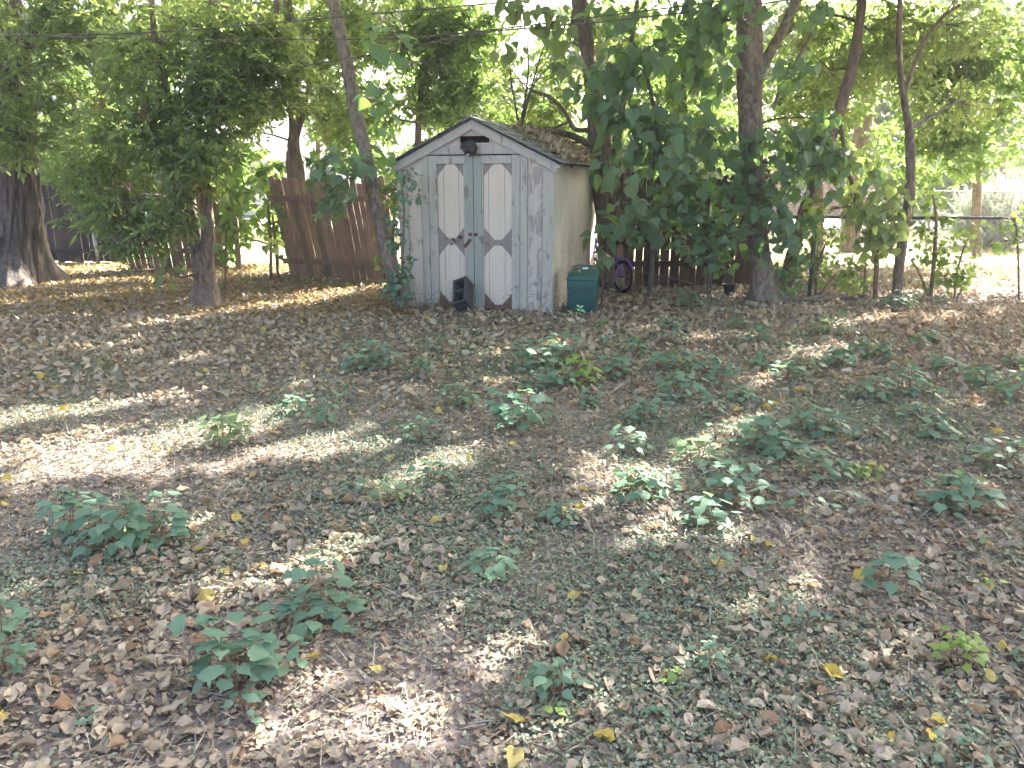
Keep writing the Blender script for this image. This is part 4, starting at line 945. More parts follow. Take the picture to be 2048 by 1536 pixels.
tree('C', 'leaning_tree', 'slender leaning tree with smooth bare trunk beside the left shed corner', M['bark_grey'], M['leaf_broad'],
     [[(806,612,9.75,12),(797,580,9.75,13),(779,525,9.8,13),(758,440,9.85,14),(736,330,9.9,14),(713,230,9.9,13.5),(695,130,9.9,13),(680,60,9.9,12.5),(664,-10,9.9,12),(640,-130,9.9,11),(600,-330,10,8)],
      [(735,330,9.9,4),(715,350,9.75,3),(690,345,9.6,2)],[(708,200,9.9,4),(735,195,9.75,3),(765,205,9.6,2)]],
     fine=[(640,350,9.7,25,40,7,.2),(665,400,9.6,35,40,10,.2)],
     broad=[(690,340,9.5,32,22,5,.15),(655,320,9.5,26,20,3,.15),(760,200,9.5,25,18,3,.12),(775,235,9.5,12,20,1,.1),(740,330,9.5,25,18,2,.12),(760,90,9.4,40,40,4,.2)], seed=7, rough=.03, group='trees along the back fence', bsize=(.13, .21), bnl=4, limbs=False, hang=.45)
tree('D', 'tall_tree', 'tapering tree trunk rising behind the leaning brown fence', M['bark_brown'], M['leaf_fine'],
     [[(604,545,13.4,24),(598,440,13.4,22),(592,350,13.4,18),(588,300,13.4,13),(590,250,13.4,11),(587,180,13.4,12),(583,100,13.4,10),(575,0,13.4,9),(565,-120,13.4,7)],
      [(589,290,13.4,7),(600,250,13.4,6),(612,200,13.4,5),(630,120,13.4,4)]],
     fine=[(590,140,13.2,140,115,125),(520,40,13,120,60,60),(650,240,13.2,70,70,42),(690,40,13,90,60,40),(510,220,13.3,60,60,30),(680,60,13,70,70,32),(470,270,13.3,50,40,16)], seed=9, group='trees along the back fence')
tree('E', 'spreading_tree', 'tree with a dark trunk and arching limbs over the shed roof', M['bark_brown'], M['leaf_fine'],
     [[(1222,575,11.5,27),(1220,480,11.5,25),(1214,400,11.5,26),(1206,320,11.5,24),(1196,265,11.5,20),(1186,200,11.5,15),(1178,130,11.5,14),(1168,60,11.5,16),(1158,-10,11.5,16),(1150,-140,11.5,13),(1140,-330,11.6,9)],
      [(1222,330,11.5,10),(1236,270,11.5,8),(1246,210,11.5,6),(1262,90,11.5,5),(1275,0,11.5,4)],
      [(1190,300,11.5,8),(1160,278,11.4,7),(1120,265,11.3,6),(1080,262,11.2,5),(1040,262,11.1,4)],
      [(1188,285,11.5,6),(1178,262,11.5,5),(1150,258,11.4,5),(1130,225,11.4,4),(1100,195,11.4,4),(1060,180,11.4,3)],
      [(1176,80,11.5,8),(1150,72,11.4,7),(1146,50,11.3,6),(1150,10,11.3,5)],
      [(1240,440,11.5,12),(1250,390,11.4,8),(1262,320,11.4,6)]],
     fine=[(1100,215,12,70,50,26),(1080,260,12,60,25,12),(1130,300,11.9,40,22,9),(1010,160,12.3,60,50,18),(1120,130,12,50,60,16),(1220,60,12,80,60,26)],
     broad=[(1105,45,9.3,50,40,7,.3),(1018,105,9.2,22,18,2,.1),(1045,20,9.3,40,25,4,.2),(1110,120,9.4,30,30,2,.2)], seed=11, group='trees along the back fence')
tree('M', 'mulberry_sapling', 'young tree with big heart-shaped leaves hanging over the dark fence', M['bark_dark'], M['leaf_broad'],
     [[(1300,578,10.6,5),(1306,480,10.6,5),(1300,380,10.5,4.5),(1318,280,10.4,4),(1300,180,10.3,3.5),(1280,100,10.2,3)],
      [(1304,470,10.5,4),(1270,420,10.3,3),(1255,400,10.2,2)],[(1302,380,10.5,4),(1360,300,10.4,3),(1420,250,10.5,2.5)]],
     broad=[(1210,150,10.2,65,55,21),(1285,110,10.2,60,50,16),(1240,240,10,65,55,24),(1330,225,10.2,80,55,26),(1400,150,10.4,75,60,20),(1310,310,10,80,55,26),(1232,325,10,35,55,10),(1430,270,10.5,55,60,18),(1250,430,10,55,45,15),(1225,485,10,35,35,7),(1300,470,10.2,60,40,14),(1370,70,10.2,70,50,13),(1350,380,10.3,50,30,9),(1240,40,10.2,70,40,11)], seed=13, group='broad-leaved saplings by the fence', bsize=(.12, .25), bnl=5, bm=.52, spread=.20, hang=.55)
tree('M2', 'mulberry_sapling', 'dense dark sapling of layered leaves against the dark fence left of the big trunk', M['bark_dark'], M['leaf_broad'],
     [[(1420,580,10.7,4),(1418,500,10.7,4),(1405,430,10.6,3),(1400,380,10.5,2.5)]],
     broad=[(1400,375,10.4,85,22,24),(1390,420,10.4,70,25,16),(1410,470,10.5,65,40,20),(1420,520,10.5,55,25,9),(1465,450,10.3,30,60,10),(1330,420,10.4,35,30,6)], seed=14, group='broad-leaved saplings by the fence', bsize=(.09, .17), hang=.35, bm=.8)
tree('F', 'big_tree', 'thick pale trunk with peeling bark standing at the right end of the dark fence', M['bark_grey'], M['leaf_broad'],
     [[(1532,592,10.35,30),(1526,555,10.35,23),(1519,510,10.35,20),(1514,440,10.35,19),(1508,350,10.35,20),(1503,270,10.35,23),(1500,190,10.35,25),(1499,100,10.35,26),(1497,0,10.35,24),(1494,-130,10.35,21),(1490,-350,10.5,14)],
      [(1515,150,10.35,13),(1545,95,10.35,11),(1570,50,10.35,10),(1596,-10,10.35,9),(1640,-120,10.35,7)],
      [(1546,218,10.1,4),(1568,165,10.1,4),(1592,125,10.1,3.5),(1625,65,10.1,3),(1645,30,10.1,2)]],
     broad=[(1430,40,9.6,50,45,9),(1480,10,9.5,70,25,8),(1380,15,9.6,50,25,6),(1560,140,9.8,40,30,6),(1520,330,10,45,50,13),(1565,285,9.9,60,35,12),(1625,300,9.9,60,50,14),(1555,370,10,50,35,10),(1680,335,9.9,45,50,9),(1540,430,10,35,45,8),(1590,455,10,50,35,9),(1545,490,10,40,30,6),(1640,235,9.9,40,30,5),(1615,20,9.6,30,20,3)], seed=17, rough=.06, flare=(.45, .5, 5), group='trees along the back fence', bsize=(.11, .19), bnl=5, bm=.9)
tree('Gt', 'slanting_tree', 'slim slanting trunk leaning right behind the thick pale trunk', M['bark_brown'], M['leaf_fine'],
     [[(1566,585,10.9,14),(1580,530,10.9,13),(1597,470,10.9,12),(1614,410,10.9,12),(1630,365,10.9,11),(1652,310,10.9,10),(1678,220,10.9,11),(1700,150,10.9,11),(1714,80,10.9,10),(1724,0,10.9,9),(1735,-150,10.9,7)],
      [(1676,235,10.9,5),(1688,290,10.9,4),(1693,335,10.9,4),(1706,370,10.9,4),(1716,410,10.9,3)]],
     fine=[(1660,150,11.4,90,90,45),(1740,60,11.4,90,60,40),(1620,230,11.4,60,50,22),(1600,60,11.6,70,60,26)], broad=[(1700,335,10.2,45,40,8)], seed=19, group='trees along the back fence')
tree('H', 'slim_tree', 'slim dark upright trunk standing at the near chain-link fence', M['bark_brown'], M['leaf_fine'],
     [[(1793,592,10.35,9),(1797,540,10.35,9),(1806,470,10.35,9.5),(1817,410,10.35,10),(1821,340,10.35,9),(1820,270,10.35,8),(1812,220,10.35,7),(1804,170,10.35,6),(1798,90,10.35,5),(1800,-40,10.35,5)],
      [(1808,190,10.35,4),(1840,100,10.4,4),(1880,40,10.5,3),(1920,10,10.5,3)]],
     fine=[(1900,60,11.6,150,70,65),(1930,210,12,80,60,26),(1800,130,11.4,60,70,26),(1860,220,12,60,50,18)],
     broad=[(1750,395,10.1,65,45,17),(1725,455,10.1,55,40,12),(1760,460,10.1,40,40,8),(1650,420,10.3,30,30,3)], seed=23, rough=.09, group='trees along the back fence')
# ---- beyond the fence, lit from behind
def back_tree(key, label, trunk, fine, seed, leafm='leaf_sunny', name='background_tree', **kw):
    tree(key, name, label, M['bark_brown'], M[leafm], [trunk], fine=fine, seed=seed, group='sunlit trees beyond the fence', **{**dict(fsize=(.12, .20)), **kw})
back_tree('b1', 'sunlit yellow-green tree showing between the old trunk and the low leaves', [(140,520,16,8),(145,350,16,7),(150,200,16,5)], [(140,320,15.5,80,70,60),(230,260,16,90,90,50),(120,180,16,120,90,50),(170,420,15.5,60,40,25)], 31)
back_tree('b2', 'bright young trees filling the gap behind the wooden stake', [(558,545,14.6,4),(548,440,14.6,4),(540,360,14.6,3)], [(480,330,14.6,60,60,30),(540,330,14.4,40,50,22),(470,430,14.6,45,60,26),(545,430,14.6,30,50,18),(430,500,14.6,30,30,8)], 33, T=[T_OVAL, T_HEART], name='background_sapling')
back_tree('b3', 'glowing green tree with a thin dark trunk rising behind the shed roof', [(838,560,14.5,8),(836,330,14.5,8),(838,230,14.5,6),(848,120,14.5,5)], [(800,60,14.4,200,85,170),(700,230,14.6,65,110,80),(835,200,14.6,95,90,100),(950,190,14.6,95,75,85),(930,70,14.5,110,60,80),(760,320,14.4,50,50,20),(890,130,14.5,80,60,30),(800,370,14.2,22,70,16)], 35)
back_tree('b4', 'thin sparse tree against the white sky right of the shed ridge', [(1075,540,15.5,6),(1070,300,15.5,5),(1060,200,15.5,4)], [(1060,245,15.4,75,45,40),(980,110,15.5,60,60,30),(1130,210,15.4,55,70,30),(1110,110,15.5,50,50,14)], 37)
back_tree('b5', 'green tree behind the heart-shaped leaves and dark fence', [(1370,540,15,9),(1365,300,15,8),(1370,100,15,6)], [(1350,230,15,130,110,85),(1300,60,15,120,70,50),(1420,90,15,100,80,50),(1340,350,14.5,70,25,24),(1460,270,15,60,90,30)], 39)
back_tree('b6', 'bright backlit tree to the right of the thick pale trunk', [(1640,520,16,8),(1636,300,16,8),(1630,100,16,6)], [(1600,130,15,110,110,75),(1570,260,15,60,60,28),(1680,240,15.2,60,70,30),(1700,100,15.2,90,90,55),(1600,330,14.5,60,40,20)], 41)
back_tree('b7', 'tall tree with a broad brown trunk seen over the far chain-link fence', [(1700,470,17.5,20),(1712,380,17.5,18),(1722,300,17.5,18),(1730,200,17.5,17),(1735,60,17.5,15)], [(1770,110,15.6,120,100,70),(1770,290,15.6,40,60,20),(1700,330,16,50,40,15)], 43)
back_tree('b8', 'pale yellow-green tree filling the upper right corner', [(1960,470,16.5,9),(1955,300,16.5,8),(1950,100,16.5,6)], [(1870,130,14.6,110,120,120),(1960,140,14.6,120,140,150),(1880,280,14.8,85,60,50),(1970,270,14.8,85,60,48),(2060,120,14.6,60,140,40),(1840,350,15,60,40,18),(1930,330,15,50,30,12)], 45)
for key, lab, u, sd, bl in [
    ('c1', 'far sunlit tree seen through the leaves above the dark left fence', 120, 101, [(60,80,18,150,110,150),(250,120,18.5,150,120,150),(130,300,18,160,90,120),(330,330,18,90,80,60)]),
    ('c2', 'far sunlit tree filling the sky above the white house', 640, 102, [(420,60,18,130,90,110),(620,70,18.5,120,90,100),(700,230,18,110,70,75),(480,200,18,100,60,50)]),
    ('c3', 'far sunlit tree behind the ridge of the shed', 960, 103, [(850,60,18.5,150,80,170),(930,200,18,120,70,120),(880,330,18,100,50,50),(1030,320,18,70,40,28),(1100,160,19,50,120,30)]),
    ('c4', 'far sunlit tree behind the tree with arching limbs', 1250, 104, [(1180,60,18,90,80,50),(1280,120,18.5,120,120,100),(1420,120,18,120,130,110),(1330,320,18,130,60,70),(1230,280,18,60,90,45)]),
    ('c5', 'far sunlit tree between the slanting and the slim trunk', 1690, 105, [(1580,100,18.5,130,120,160),(1740,120,19,140,130,180),(1620,290,18,100,60,60),(1790,270,19,90,60,55)]),
    ('c6', 'far sunlit tree behind the pale upper right foliage', 2010, 106, [(1900,100,19,150,120,190),(2060,130,19,120,150,170),(1900,260,19,110,70,90),(2040,280,19,70,50,40)])]:
    back_tree(key, lab, [(u,440,26.5,6),(u-4,300,26.5,5),(u+5,120,26.5,4)], [(a_, b_, c_+8, d_, e_, int(f_*2.0), 1.2) for a_, b_, c_, d_, e_, f_ in bl], sd, fsize=(.22, .38), nl=11, )
# brown dead sprays in B
TREES['B2'] = dict(e=TREES['B']['e'], leaves=[], mat=M['leaf_brown'], skel=[])
rb = np.random.default_rng(8)
lv = twigs(rb, np.concatenate([blob(rb, 205, 205, 9.8, 18, 40, 6, .1), blob(rb, 300, 220, 9.8, 30, 30, 5, .2), blob(rb, 400, 375, 9.8, 30, 25, 5, .2), blob(rb, 425, 130, 9.9, 14, 14, 2, .1)]), [T_FINE], (.05, .08), droop=.9)[0]
mesh_np('dead_leaves', lv[0], lv[1], M['leaf_brown'], TREES['B']['e'])
# unseen upper crown leaves placed to shade the yard, gapped for sun patches
def canopy():
    rng = np.random.default_rng(99); n = 172000
    gx = rng.uniform(-12.5, 9.0, n); gyy = -1.5+rng.random(n)**1.1*np.where(gx < -5.5, 14.3, 12.2)
    z = rng.uniform(4.7, 8.2, n)
    P = np.stack([gx+KX*z, gyy+KY*z, z], -1)
    cl = sfield(P[:, 0]+P[:, 2], P[:, 1], 71, 2.2, 3); keep = rng.random(n) < np.clip(.62+.55*cl, .3, 1); P = P[keep]
    keep = ~((P[:, 1] > 8) & (P[:, 2] < 4.7+.0*P[:, 1])); P = P[keep]
    g_ = np.stack([P[:, 0]-KX*P[:, 2], P[:, 1]-KY*P[:, 2]], -1); P = P[~((np.abs(g_[:, 0]) > .68*g_[:, 1]+.9) & (g_[:, 1] < 9.0) & (rng.random(len(P)) < .65))]
    P = P[~lit(P, 0.10)]
    n = len(P); A = rng.normal(size=(n, 3)); A[:, 2] -= .3; Nn = np.array([.3, .3, 1.])+rng.normal(size=(n, 3))*.5
    S = rng.uniform(.14, .25, n)
    tops = [('A', -8, 12), ('B', -4, 10.5), ('C', -2, 10), ('D', -3.8, 13.4), ('E', 1.4, 11.5), ('F', 3.2, 10.4), ('Gt', 4.6, 11), ('H', 5.4, 10.4), ('b7', 8, 17), ('b8', 11, 15)]
    D = np.stack([np.hypot(P[:, 0]-x, P[:, 1]-y) for _, x, y in tops], 1); w = D.argmin(1)
    for i, (k, _, _) in enumerate(tops):
        q = w == i
        if q.any(): TREES[k]['leaves'].append(inst(T_OVAL, P[q], A[q], Nn[q], S[q]*1.15))
canopy()
finish_trees()

# ---- saplings and shrubs along the right fence
def shrub(name, label, stems, blobs, seed, mat='leaf_sunny', size=(.06, .11), nl=6, cat='shrub', hang=.5, group='saplings by the near chain-link fence', stemmat='stem'):
    rng = np.random.default_rng(seed); b = W(*stems[0][0][:3]); e = empty(name, (b[0], b[1], 0), label, cat, group)
    parts = []; pts = []
    for st in stems:
        P = np.array([W(u, v, Y) for u, v, Y, r in st]); P[0][2] = -.02; R = [r*depth_of(p)/FPX for p, (u, v, Y, r) in zip(P, st)]
        P, R = smooth_path(P, R, 5); parts.append(tube_np(P, R, 7)); pts.append(P)
    AP = np.concatenate(pts); leaves = []; tw = []
    for bl in blobs:
        Cn = blob(rng, *bl); lv, st = hearts(rng, Cn, size, nl=nl, hang=hang, spread=.13); leaves.append(lv); tw.append(sticks(st[0], st[1], .002))
        i = np.linalg.norm(Cn[:, None]-AP[None], axis=2).argmin(1); tw.append(sticks(AP[i], Cn, .004))
    V, F = join(parts); mesh_np('stem', V, F, M[stemmat], e, smooth=True)
    V, F = join(tw); tag(mesh_np('twigs', V, F, M[stemmat], e), kind='stuff')
    V, F = join(leaves); mesh_np('leaves', V, F, M[mat], e)
    return e
shrub('fence_sapling', 'backlit round-leaved sapling on the fence right of the slim dark trunk', [[(1862,588,10.45,4),(1868,520,10.45,4),(1872,440,10.4,3),(1866,390,10.4,2)],[(1862,588,10.45,3),(1838,545,10.4,2),(1822,520,10.4,2)]], [(1870,430,10.5,50,45,15,.2),(1850,490,10.5,50,40,14,.2),(1890,520,10.5,45,35,10,.2)], 61)
shrub('fence_sapling', 'low bright sapling spreading halfway between the slim trunk and the right fence post', [[(1910,590,10.4,2),(1915,540,10.4,2),(1930,490,10.4,2)],[(1910,590,10.4,2),(1940,555,10.4,1.5)]], [(1925,545,10.45,45,32,11,.2),(1935,470,10.45,35,30,5,.2),(1890,560,10.4,35,18,6,.2)], 62)
shrub('fence_sapling', 'thin twin-stemmed sapling just left of the slim dark trunk', [[(1752,590,10.5,5),(1753,530,10.5,5),(1755,490,10.5,4)],[(1728,588,10.55,2),(1731,520,10.5,2),(1728,470,10.5,2)]], [(1740,510,10.5,40,25,8,.2),(1725,560,10.5,35,25,7,.2),(1700,520,10.6,30,30,7,.2)], 63, mat='leaf_fine')
shrub('fence_sapling', 'bushy bright green sapling behind the slanting trunk', [[(1632,588,10.7,3),(1634,540,10.7,3),(1650,490,10.7,2)],[(1632,588,10.7,2),(1670,550,10.7,2)]], [(1645,490,10.8,50,40,16,.3),(1660,540,10.8,50,30,12,.3),(1610,540,10.8,30,35,7,.2),(1700,560,10.7,35,20,6,.2)], 64)
shrub('fence_vine', 'leafy vine clinging to the right chain-link fence post', [[(2040,595,10.2,2),(2036,500,10.15,2),(2030,440,10.15,2)]], [(2030,425,10.15,25,18,5,.1),(2010,490,10.2,14,16,4,.1),(2044,480,10.15,10,30,3,.1),(2000,440,10.2,30,10,3,.1)], 65)
shrub('fence_sapling', 'shaded leafy sprout at the foot of the slanting trunk', [[(1560,592,10.3,2),(1556,560,10.3,2)]], [(1568,560,10.3,40,30,10,.2),(1600,520,10.5,40,40,9,.2)], 66, mat='leaf_broad')
shrub('climbing_vine', 'green vine climbing the left front corner of the shed', [[(800,600,9.5,2),(806,500,9.5,2),(808,420,9.48,2),(802,350,9.48,2),(815,340,9.45,1)]], [(812,345,9.45,26,18,5,.08),(826,395,9.42,22,14,3,.06),(790,420,9.5,16,30,4,.1),(795,480,9.5,18,28,6,.1),(800,545,9.5,22,32,9,.1),(790,585,9.5,22,20,6,.1),(775,560,9.6,14,22,4,.1)], 67, mat='leaf_weed', size=(.06, .10), nl=5, cat='vine', group='')
shrub('gap_sapling', 'thin young sapling with bright leaves between the two wooden fence panels', [[(540,548,12.6,3),(541,480,12.6,3),(536,410,12.6,2)],[(556,550,12.5,3),(550,480,12.5,2.5),(545,430,12.5,2)]], [(520,390,12.6,40,40,13,.2),(550,440,12.5,30,40,9,.2),(555,510,12.5,25,25,5,.2)], 68, group='')
shrub('gap_sapling', 'broad-leaved shoot beside the forked leafy tree', [[(448,556,11.5,2),(452,480,11.5,2),(460,400,11.3,2)]], [(455,390,11,30,45,8,.2),(470,450,11.3,30,35,7,.2),(440,520,11.5,15,30,4,.2)], 69, group='', size=(.09, .15))
shrub('wall_bush', 'green climber filling the corner between the leaning fence and the shed', [[(780,585,10.6,3),(786,480,10.7,3),(790,400,10.7,2)]], [(790,420,10.8,22,60,14,.2),(775,500,10.6,18,45,8,.2),(770,370,10.8,30,30,8,.2)], 70, group='', mat='leaf_fine')

def feather_bush():
    rng = np.random.default_rng(81); c = G(1995, 442)*1.0; c = W(1995, 440, 18.6); c[2] = 0
    e = empty('feathery_bush', c, 'pale silvery feathery bush beyond the far chain-link fence', 'bush'); n = 1100
    D = rdir(rng, n); D[:, 2] = np.abs(D[:, 2])*1.1+.25; D = nrm(D); L = rng.uniform(.5, 1.0, n)*np.array(1.55)
    P0 = c+np.stack([rng.normal(size=n)*.25, rng.normal(size=n)*.25, rng.random(n)*.3], -1); P1 = P0+D*L[:, None]*[.75, .75, 1.0]
    mesh_np('stems', *sticks(P0, P1, .006), M['stem'], e)
    t = rng.uniform(.3, 1.02, (n, 34)); P = P0[:, None]+(P1-P0)[:, None]*t[..., None]
    A = D[:, None]*.9+rng.normal(size=(n, 34, 3))*.5; Nn = rng.normal(size=(n*34, 3))
    mesh_np('foliage', *inst(T_FINE, P.reshape(-1, 3), A.reshape(-1, 3), Nn, rng.uniform(.05, .11, n*34)), M['leaf_silver'], e)
feather_bush()
# ------------------------------------------------------------------ seedlings on the yard: each its own thing
SEED = [0]
def seedling(u, v, w, h, label, mat='leaf_weed', stems=2, top=None, name='seedling', lobed=None, group='broad-leaved seedlings on the yard'):
    SEED[0] += 1; rng = np.random.default_rng(500+SEED[0])
    b = G(u, v); b[2] = float(ground_z(b[0], b[1]))-.005; t = depth_of(b); wm, hm = w*t/FPX, h*t/FPX*0.9
    e = empty(name, b, label, 'plant', group)
    sp, LP, LA, LN, LS, pet = [], [], [], [], [], []
    lsz = np.clip(wm*.25, .034, .080)
    stems += 1 if stems > 1 else 0
    for s in range(stems):
        ang = rng.uniform(0, 6.28); off = wm*.5*(0 if stems == 1 else rng.uniform(.25, .62))
        hs = hm*(1 if s == 0 else rng.uniform(.55, .95))
        x0 = b+np.array([math.cos(ang), math.sin(ang)*.8, 0])*off*.35
        x1 = b+np.array([math.cos(ang)*off, math.sin(ang)*off*.8, hs*.93]) + (np.array([(top or 0)*t/FPX, 0, 0]) if s == 0 else 0)
        m = (x0+x1)/2+rng.normal(size=3)*.01
        P, R = smooth_path([x0, m, x1], [.0035*(1+hm), .003, .0018], 5); sp.append(tube_np(P, R, 6))
        nn = int(np.clip(hs/.015, 8, 24)); a0 = rng.uniform(0, 6.28)
        for k in range(nn):
            q = .22+.78*(k+1)/nn; p = P[min(int(q*(len(P)-1)), len(P)-1)]
            a = a0+k*2.4+rng.normal()*.3; out = np.array([math.cos(a), math.sin(a), 0])
            if k == nn-1: pl = lsz*.1
            else: pl = (wm*.30+.02)*(1-.35*q)*rng.uniform(.6, 1.2)
            tip = p+out*pl+np.array([0, 0, pl*rng.uniform(.0, .35)])
            pet.append((p, tip)); LP.append(tip); LA.append(out+np.array([0, 0, rng.uniform(-.35, .12)])+rng.normal(size=3)*.15)
            LN.append(np.array([0, -.12, 1])+rng.normal(size=3)*.22); LS.append(lsz*rng.uniform(.75, 1.2)*(1.0-.25*(1-q)))
        for k in range(3):
            a = a0+k*2.1+1; out = np.array([math.cos(a), math.sin(a), 0.25]); LP.append(P[-1]); LA.append(out+rng.normal(size=3)*.2); LN.append(np.array([0, 0, 1])+rng.normal(size=3)*.2); LS.append(lsz*rng.uniform(.45, .8))
    pp = np.array(pet); V, F = join([(v_, np.concatenate([f_[:, [0, 1, 2]], f_[:, [0, 2, 3]]])) for v_, f_ in sp]+[sticks(pp[:, 0], pp[:, 1], .0016)])
    mesh_np('stem', V, F, M['stem'], e)
    lob = lobed if lobed is not None else rng.random() < .5
    V, F = inst_mix([T_WEED[2], T_WEED[0]] if lob else T_WEED[:2], np.array(LP), np.array(LA), np.array(LN), np.array(LS), rng)
    mesh_np('leaves', V, F, M[mat], e)
    return e
L = seedling
# -- front
L(230,1098,150,130,'tallest seedling of the broad clump by the left edge', stems=3)
L(130,1070,130,110,'seedling on the outer left of the broad clump, spreading left', stems=2, top=-20)
L(320,1075,130,110,'seedling on the right of the broad clump, beside the sunny strip', stems=2, top=15)
L(265,1105,60,60,'lime green young shoot tucked into the foot of the broad clump', 'leaf_lime', 1)
L(15,1345,120,210,'tall seedling cut off by the left edge of the picture', stems=2, top=10)
L(478,1385,190,170,'wide lobed seedling on long bare stems, largest in the lower left', stems=2, top=-50, lobed=True)
L(545,1370,150,120,'lobed seedling with a red stem, right beside the largest lower left one', stems=1, lobed=True)
L(500,1445,110,70,'low flat rosette seedling below the largest lower left one', stems=1, lobed=False)
L(642,1235,150,150,'tall single-stemmed seedling with a flat leaf top in the lit lower left', stems=1, top=-5)
L(625,1255,170,75,'low spreading seedling around the foot of the tall flat-topped one', stems=2)
L(960,1160,120,85,'lobed seedling with one sunlit leaf, alone near the lower middle', stems=2, lobed=True)
L(985,1042,90,110,'narrow upright seedling leaning right near the middle of the yard', stems=2, top=30)
L(785,1015,85,70,'pale sunlit seedling with drooping leaves in the middle of the yard', 'leaf_sunlit', 2)
L(862,965,85,62,'rounded seedling just behind the pale drooping one', stems=2)
L(705,985,55,28,'tiny flat seedling left of the pale drooping one')
L(445,890,95,80,'pale seedling standing in the big sunny patch on the left', 'leaf_sunlit', 3)
L(838,880,75,66,'bushy little seedling with a bright top, left of the centre', stems=2)
L(755,888,45,24,'very small flat seedling left of the bright-topped bushy one', stems=1)
L(652,848,70,66,'compact dark seedling right of the small row on the left', stems=2)
L(680,800,60,48,'small seedling with a lime tip above the compact dark one', stems=1)
L(580,826,75,48,'low wide seedling between the sunny patch and the compact dark one', stems=2)
L(516,790,48,44,'dense tufted little seedling with a lime crown', stems=1)
L(580,772,45,34,'small seedling at the back of the tufted row', stems=1)
L(452,772,36,34,'leftmost small seedling of the row on the left, among dry leaves', stems=1)
L(541,838,32,18,'tiny sprout at the front of the tufted row', stems=1)
L(725,745,110,70,'spreading leafy seedling, left one of the pair below the cinder block', stems=3)
L(765,745,70,75,'taller leafy seedling, right one of the pair below the cinder block', stems=2)
L(835,758,70,50,'seedling with spaced leaves on the bare litter below the shed doors', stems=2)
L(882,710,52,42,'small dark seedling closest to the cinder block', stems=1)
L(980,735,55,42,'small thin seedling below the right shed door', stems=1)
L(1035,860,130,110,'tall layered seedling in the very middle of the picture', stems=3)
L(1000,868,80,60,'lower seedling on the left foot of the tall layered one', stems=1)
L(1100,845,55,36,'small low seedling on the right foot of the tall layered one', stems=1)
L(922,812,80,55,'seedling with a glare on its top, left of the tall layered one', stems=2)
L(1075,745,110,85,'largest leafy seedling of the dense group below the shed corner', stems=3)
L(1130,730,90,75,'dark seedling in the back of the dense group below the shed corner', stems=2)
L(1165,770,80,70,'yellow-green seedling at the right of the dense group below the shed corner', 'leaf_lime', 2)
L(1115,775,80,50,'low seedling at the front of the dense group below the shed corner', stems=2)
L(1205,672,44,36,'lime seedling on the leaves in front of the green bin', 'leaf_lime', 1)
L(1225,760,90,60,'seedling right of the yellow-green one, with flat leaves', stems=2)
L(1170,640,26,20,'tiny sprout at the foot of the green bin', stems=1)
L(1300,850,80,80,'upright narrow seedling with tiered leaves right of the middle', stems=2)
L(1258,915,90,80,'flat-topped seedling on a thin stalk above a curled brown leaf', stems=1)
L(1370,800,120,60,'broad low seedling with overlapping leaves right of the middle', stems=3)
L(1430,775,80,70,'dark glossy seedling behind the broad low one', stems=2)
L(1420,830,90,40,'small flat seedling in front of the broad low one', stems=1)
L(1345,745,100,50,'wide seedling halfway between the green bin and the broad low one', stems=3)
L(1395,745,75,45,'small crowded seedling touching the wide one on its right', stems=2)
L(1350,690,55,38,'small seedling behind the wide one, towards the dark fence', stems=1)
L(1380,620,56,48,'bright bushy seedling in the leaves before the dark fence', stems=2)
L(1428,618,36,22,'small sprout right of the bushy one before the dark fence', stems=1)
L(1465,640,50,28,'low seedling in front of the black pot', stems=1)
L(1510,690,66,50,'seedling among the leaves left of the whitish sunlit one', stems=2)
L(1665,672,85,60,'whitish glaring seedling in full sun near the big trunk', 'leaf_sunlit', 3)
L(1600,745,90,50,'sunlit seedling with silvery leaves, second below the big trunk', 'leaf_sunlit', 2)
L(1660,735,110,50,'green seedling right of the silvery one', stems=3)
L(1570,760,80,50,'shaded seedling left of the silvery one', stems=2)
L(1700,725,80,40,'low seedling at the edge of the sunny patch on the right', stems=2)
L(1790,622,80,50,'leafy low bush of a seedling at the foot of the slim dark trunk', stems=4)
L(1880,615,45,24,'small low sprout by the near chain-link fence', stems=1)
L(1835,700,55,36,'small dark seedling on the right beyond the sunny patch', stems=1)
L(1820,790,100,75,'tall dark seedling on the right with stacked leaves', stems=2)
L(1750,800,90,55,'pale-topped seedling left of the tall dark stacked one', stems=2)
L(1840,840,120,50,'wide flat seedling in front of the tall dark stacked one', stems=2)
L(1895,740,75,45,'seedling between the stacked one and the right edge group', stems=2)
L(2020,800,130,80,'large leafy seedling of the group at the right edge', stems=3)
L(1975,770,80,55,'smaller seedling at the left of the right edge group', stems=2)
L(2000,935,130,85,'broad seedling with big flat leaves at the right edge', stems=2)
L(1640,870,150,70,'sprawling seedling with wide flat leaves, centre of the right half', stems=3)
L(1520,900,120,90,'tall seedling with light-rimmed leaves left of the sprawling one', stems=2)
L(1570,915,110,60,'low seedling between the sprawling and light-rimmed ones', stems=2)
L(1650,960,120,75,'broad seedling on a dark stem below the sprawling one', stems=2)
L(1740,880,90,55,'seedling with two large leaves right of the sprawling one', stems=1)
L(1470,1012,130,110,'layered tall seedling with big lower leaves, below the light-rimmed one', stems=2)
L(1395,930,110,60,'seedling with a brilliant white sunlit top', 'leaf_sunlit', 2)
L(1262,975,80,60,'pale sunlit seedling at the edge of the green ground cover', 'leaf_sunlit', 2)
L(1335,985,80,55,'seedling with one white lit leaf beside the pale sunlit one', stems=2)
L(1720,950,80,32,'yellow-green low seedling on the litter of the right half', 'leaf_lime', 2)
L(1605,1040,85,66,'neat seedling with flat round leaves standing alone, right half', stems=1)
L(1875,1022,105,95,'bushy seedling with a blue-green top near the right side', stems=2)
L(1090,1022,50,32,'tiny seedling in the green ground cover below the middle', stems=1)
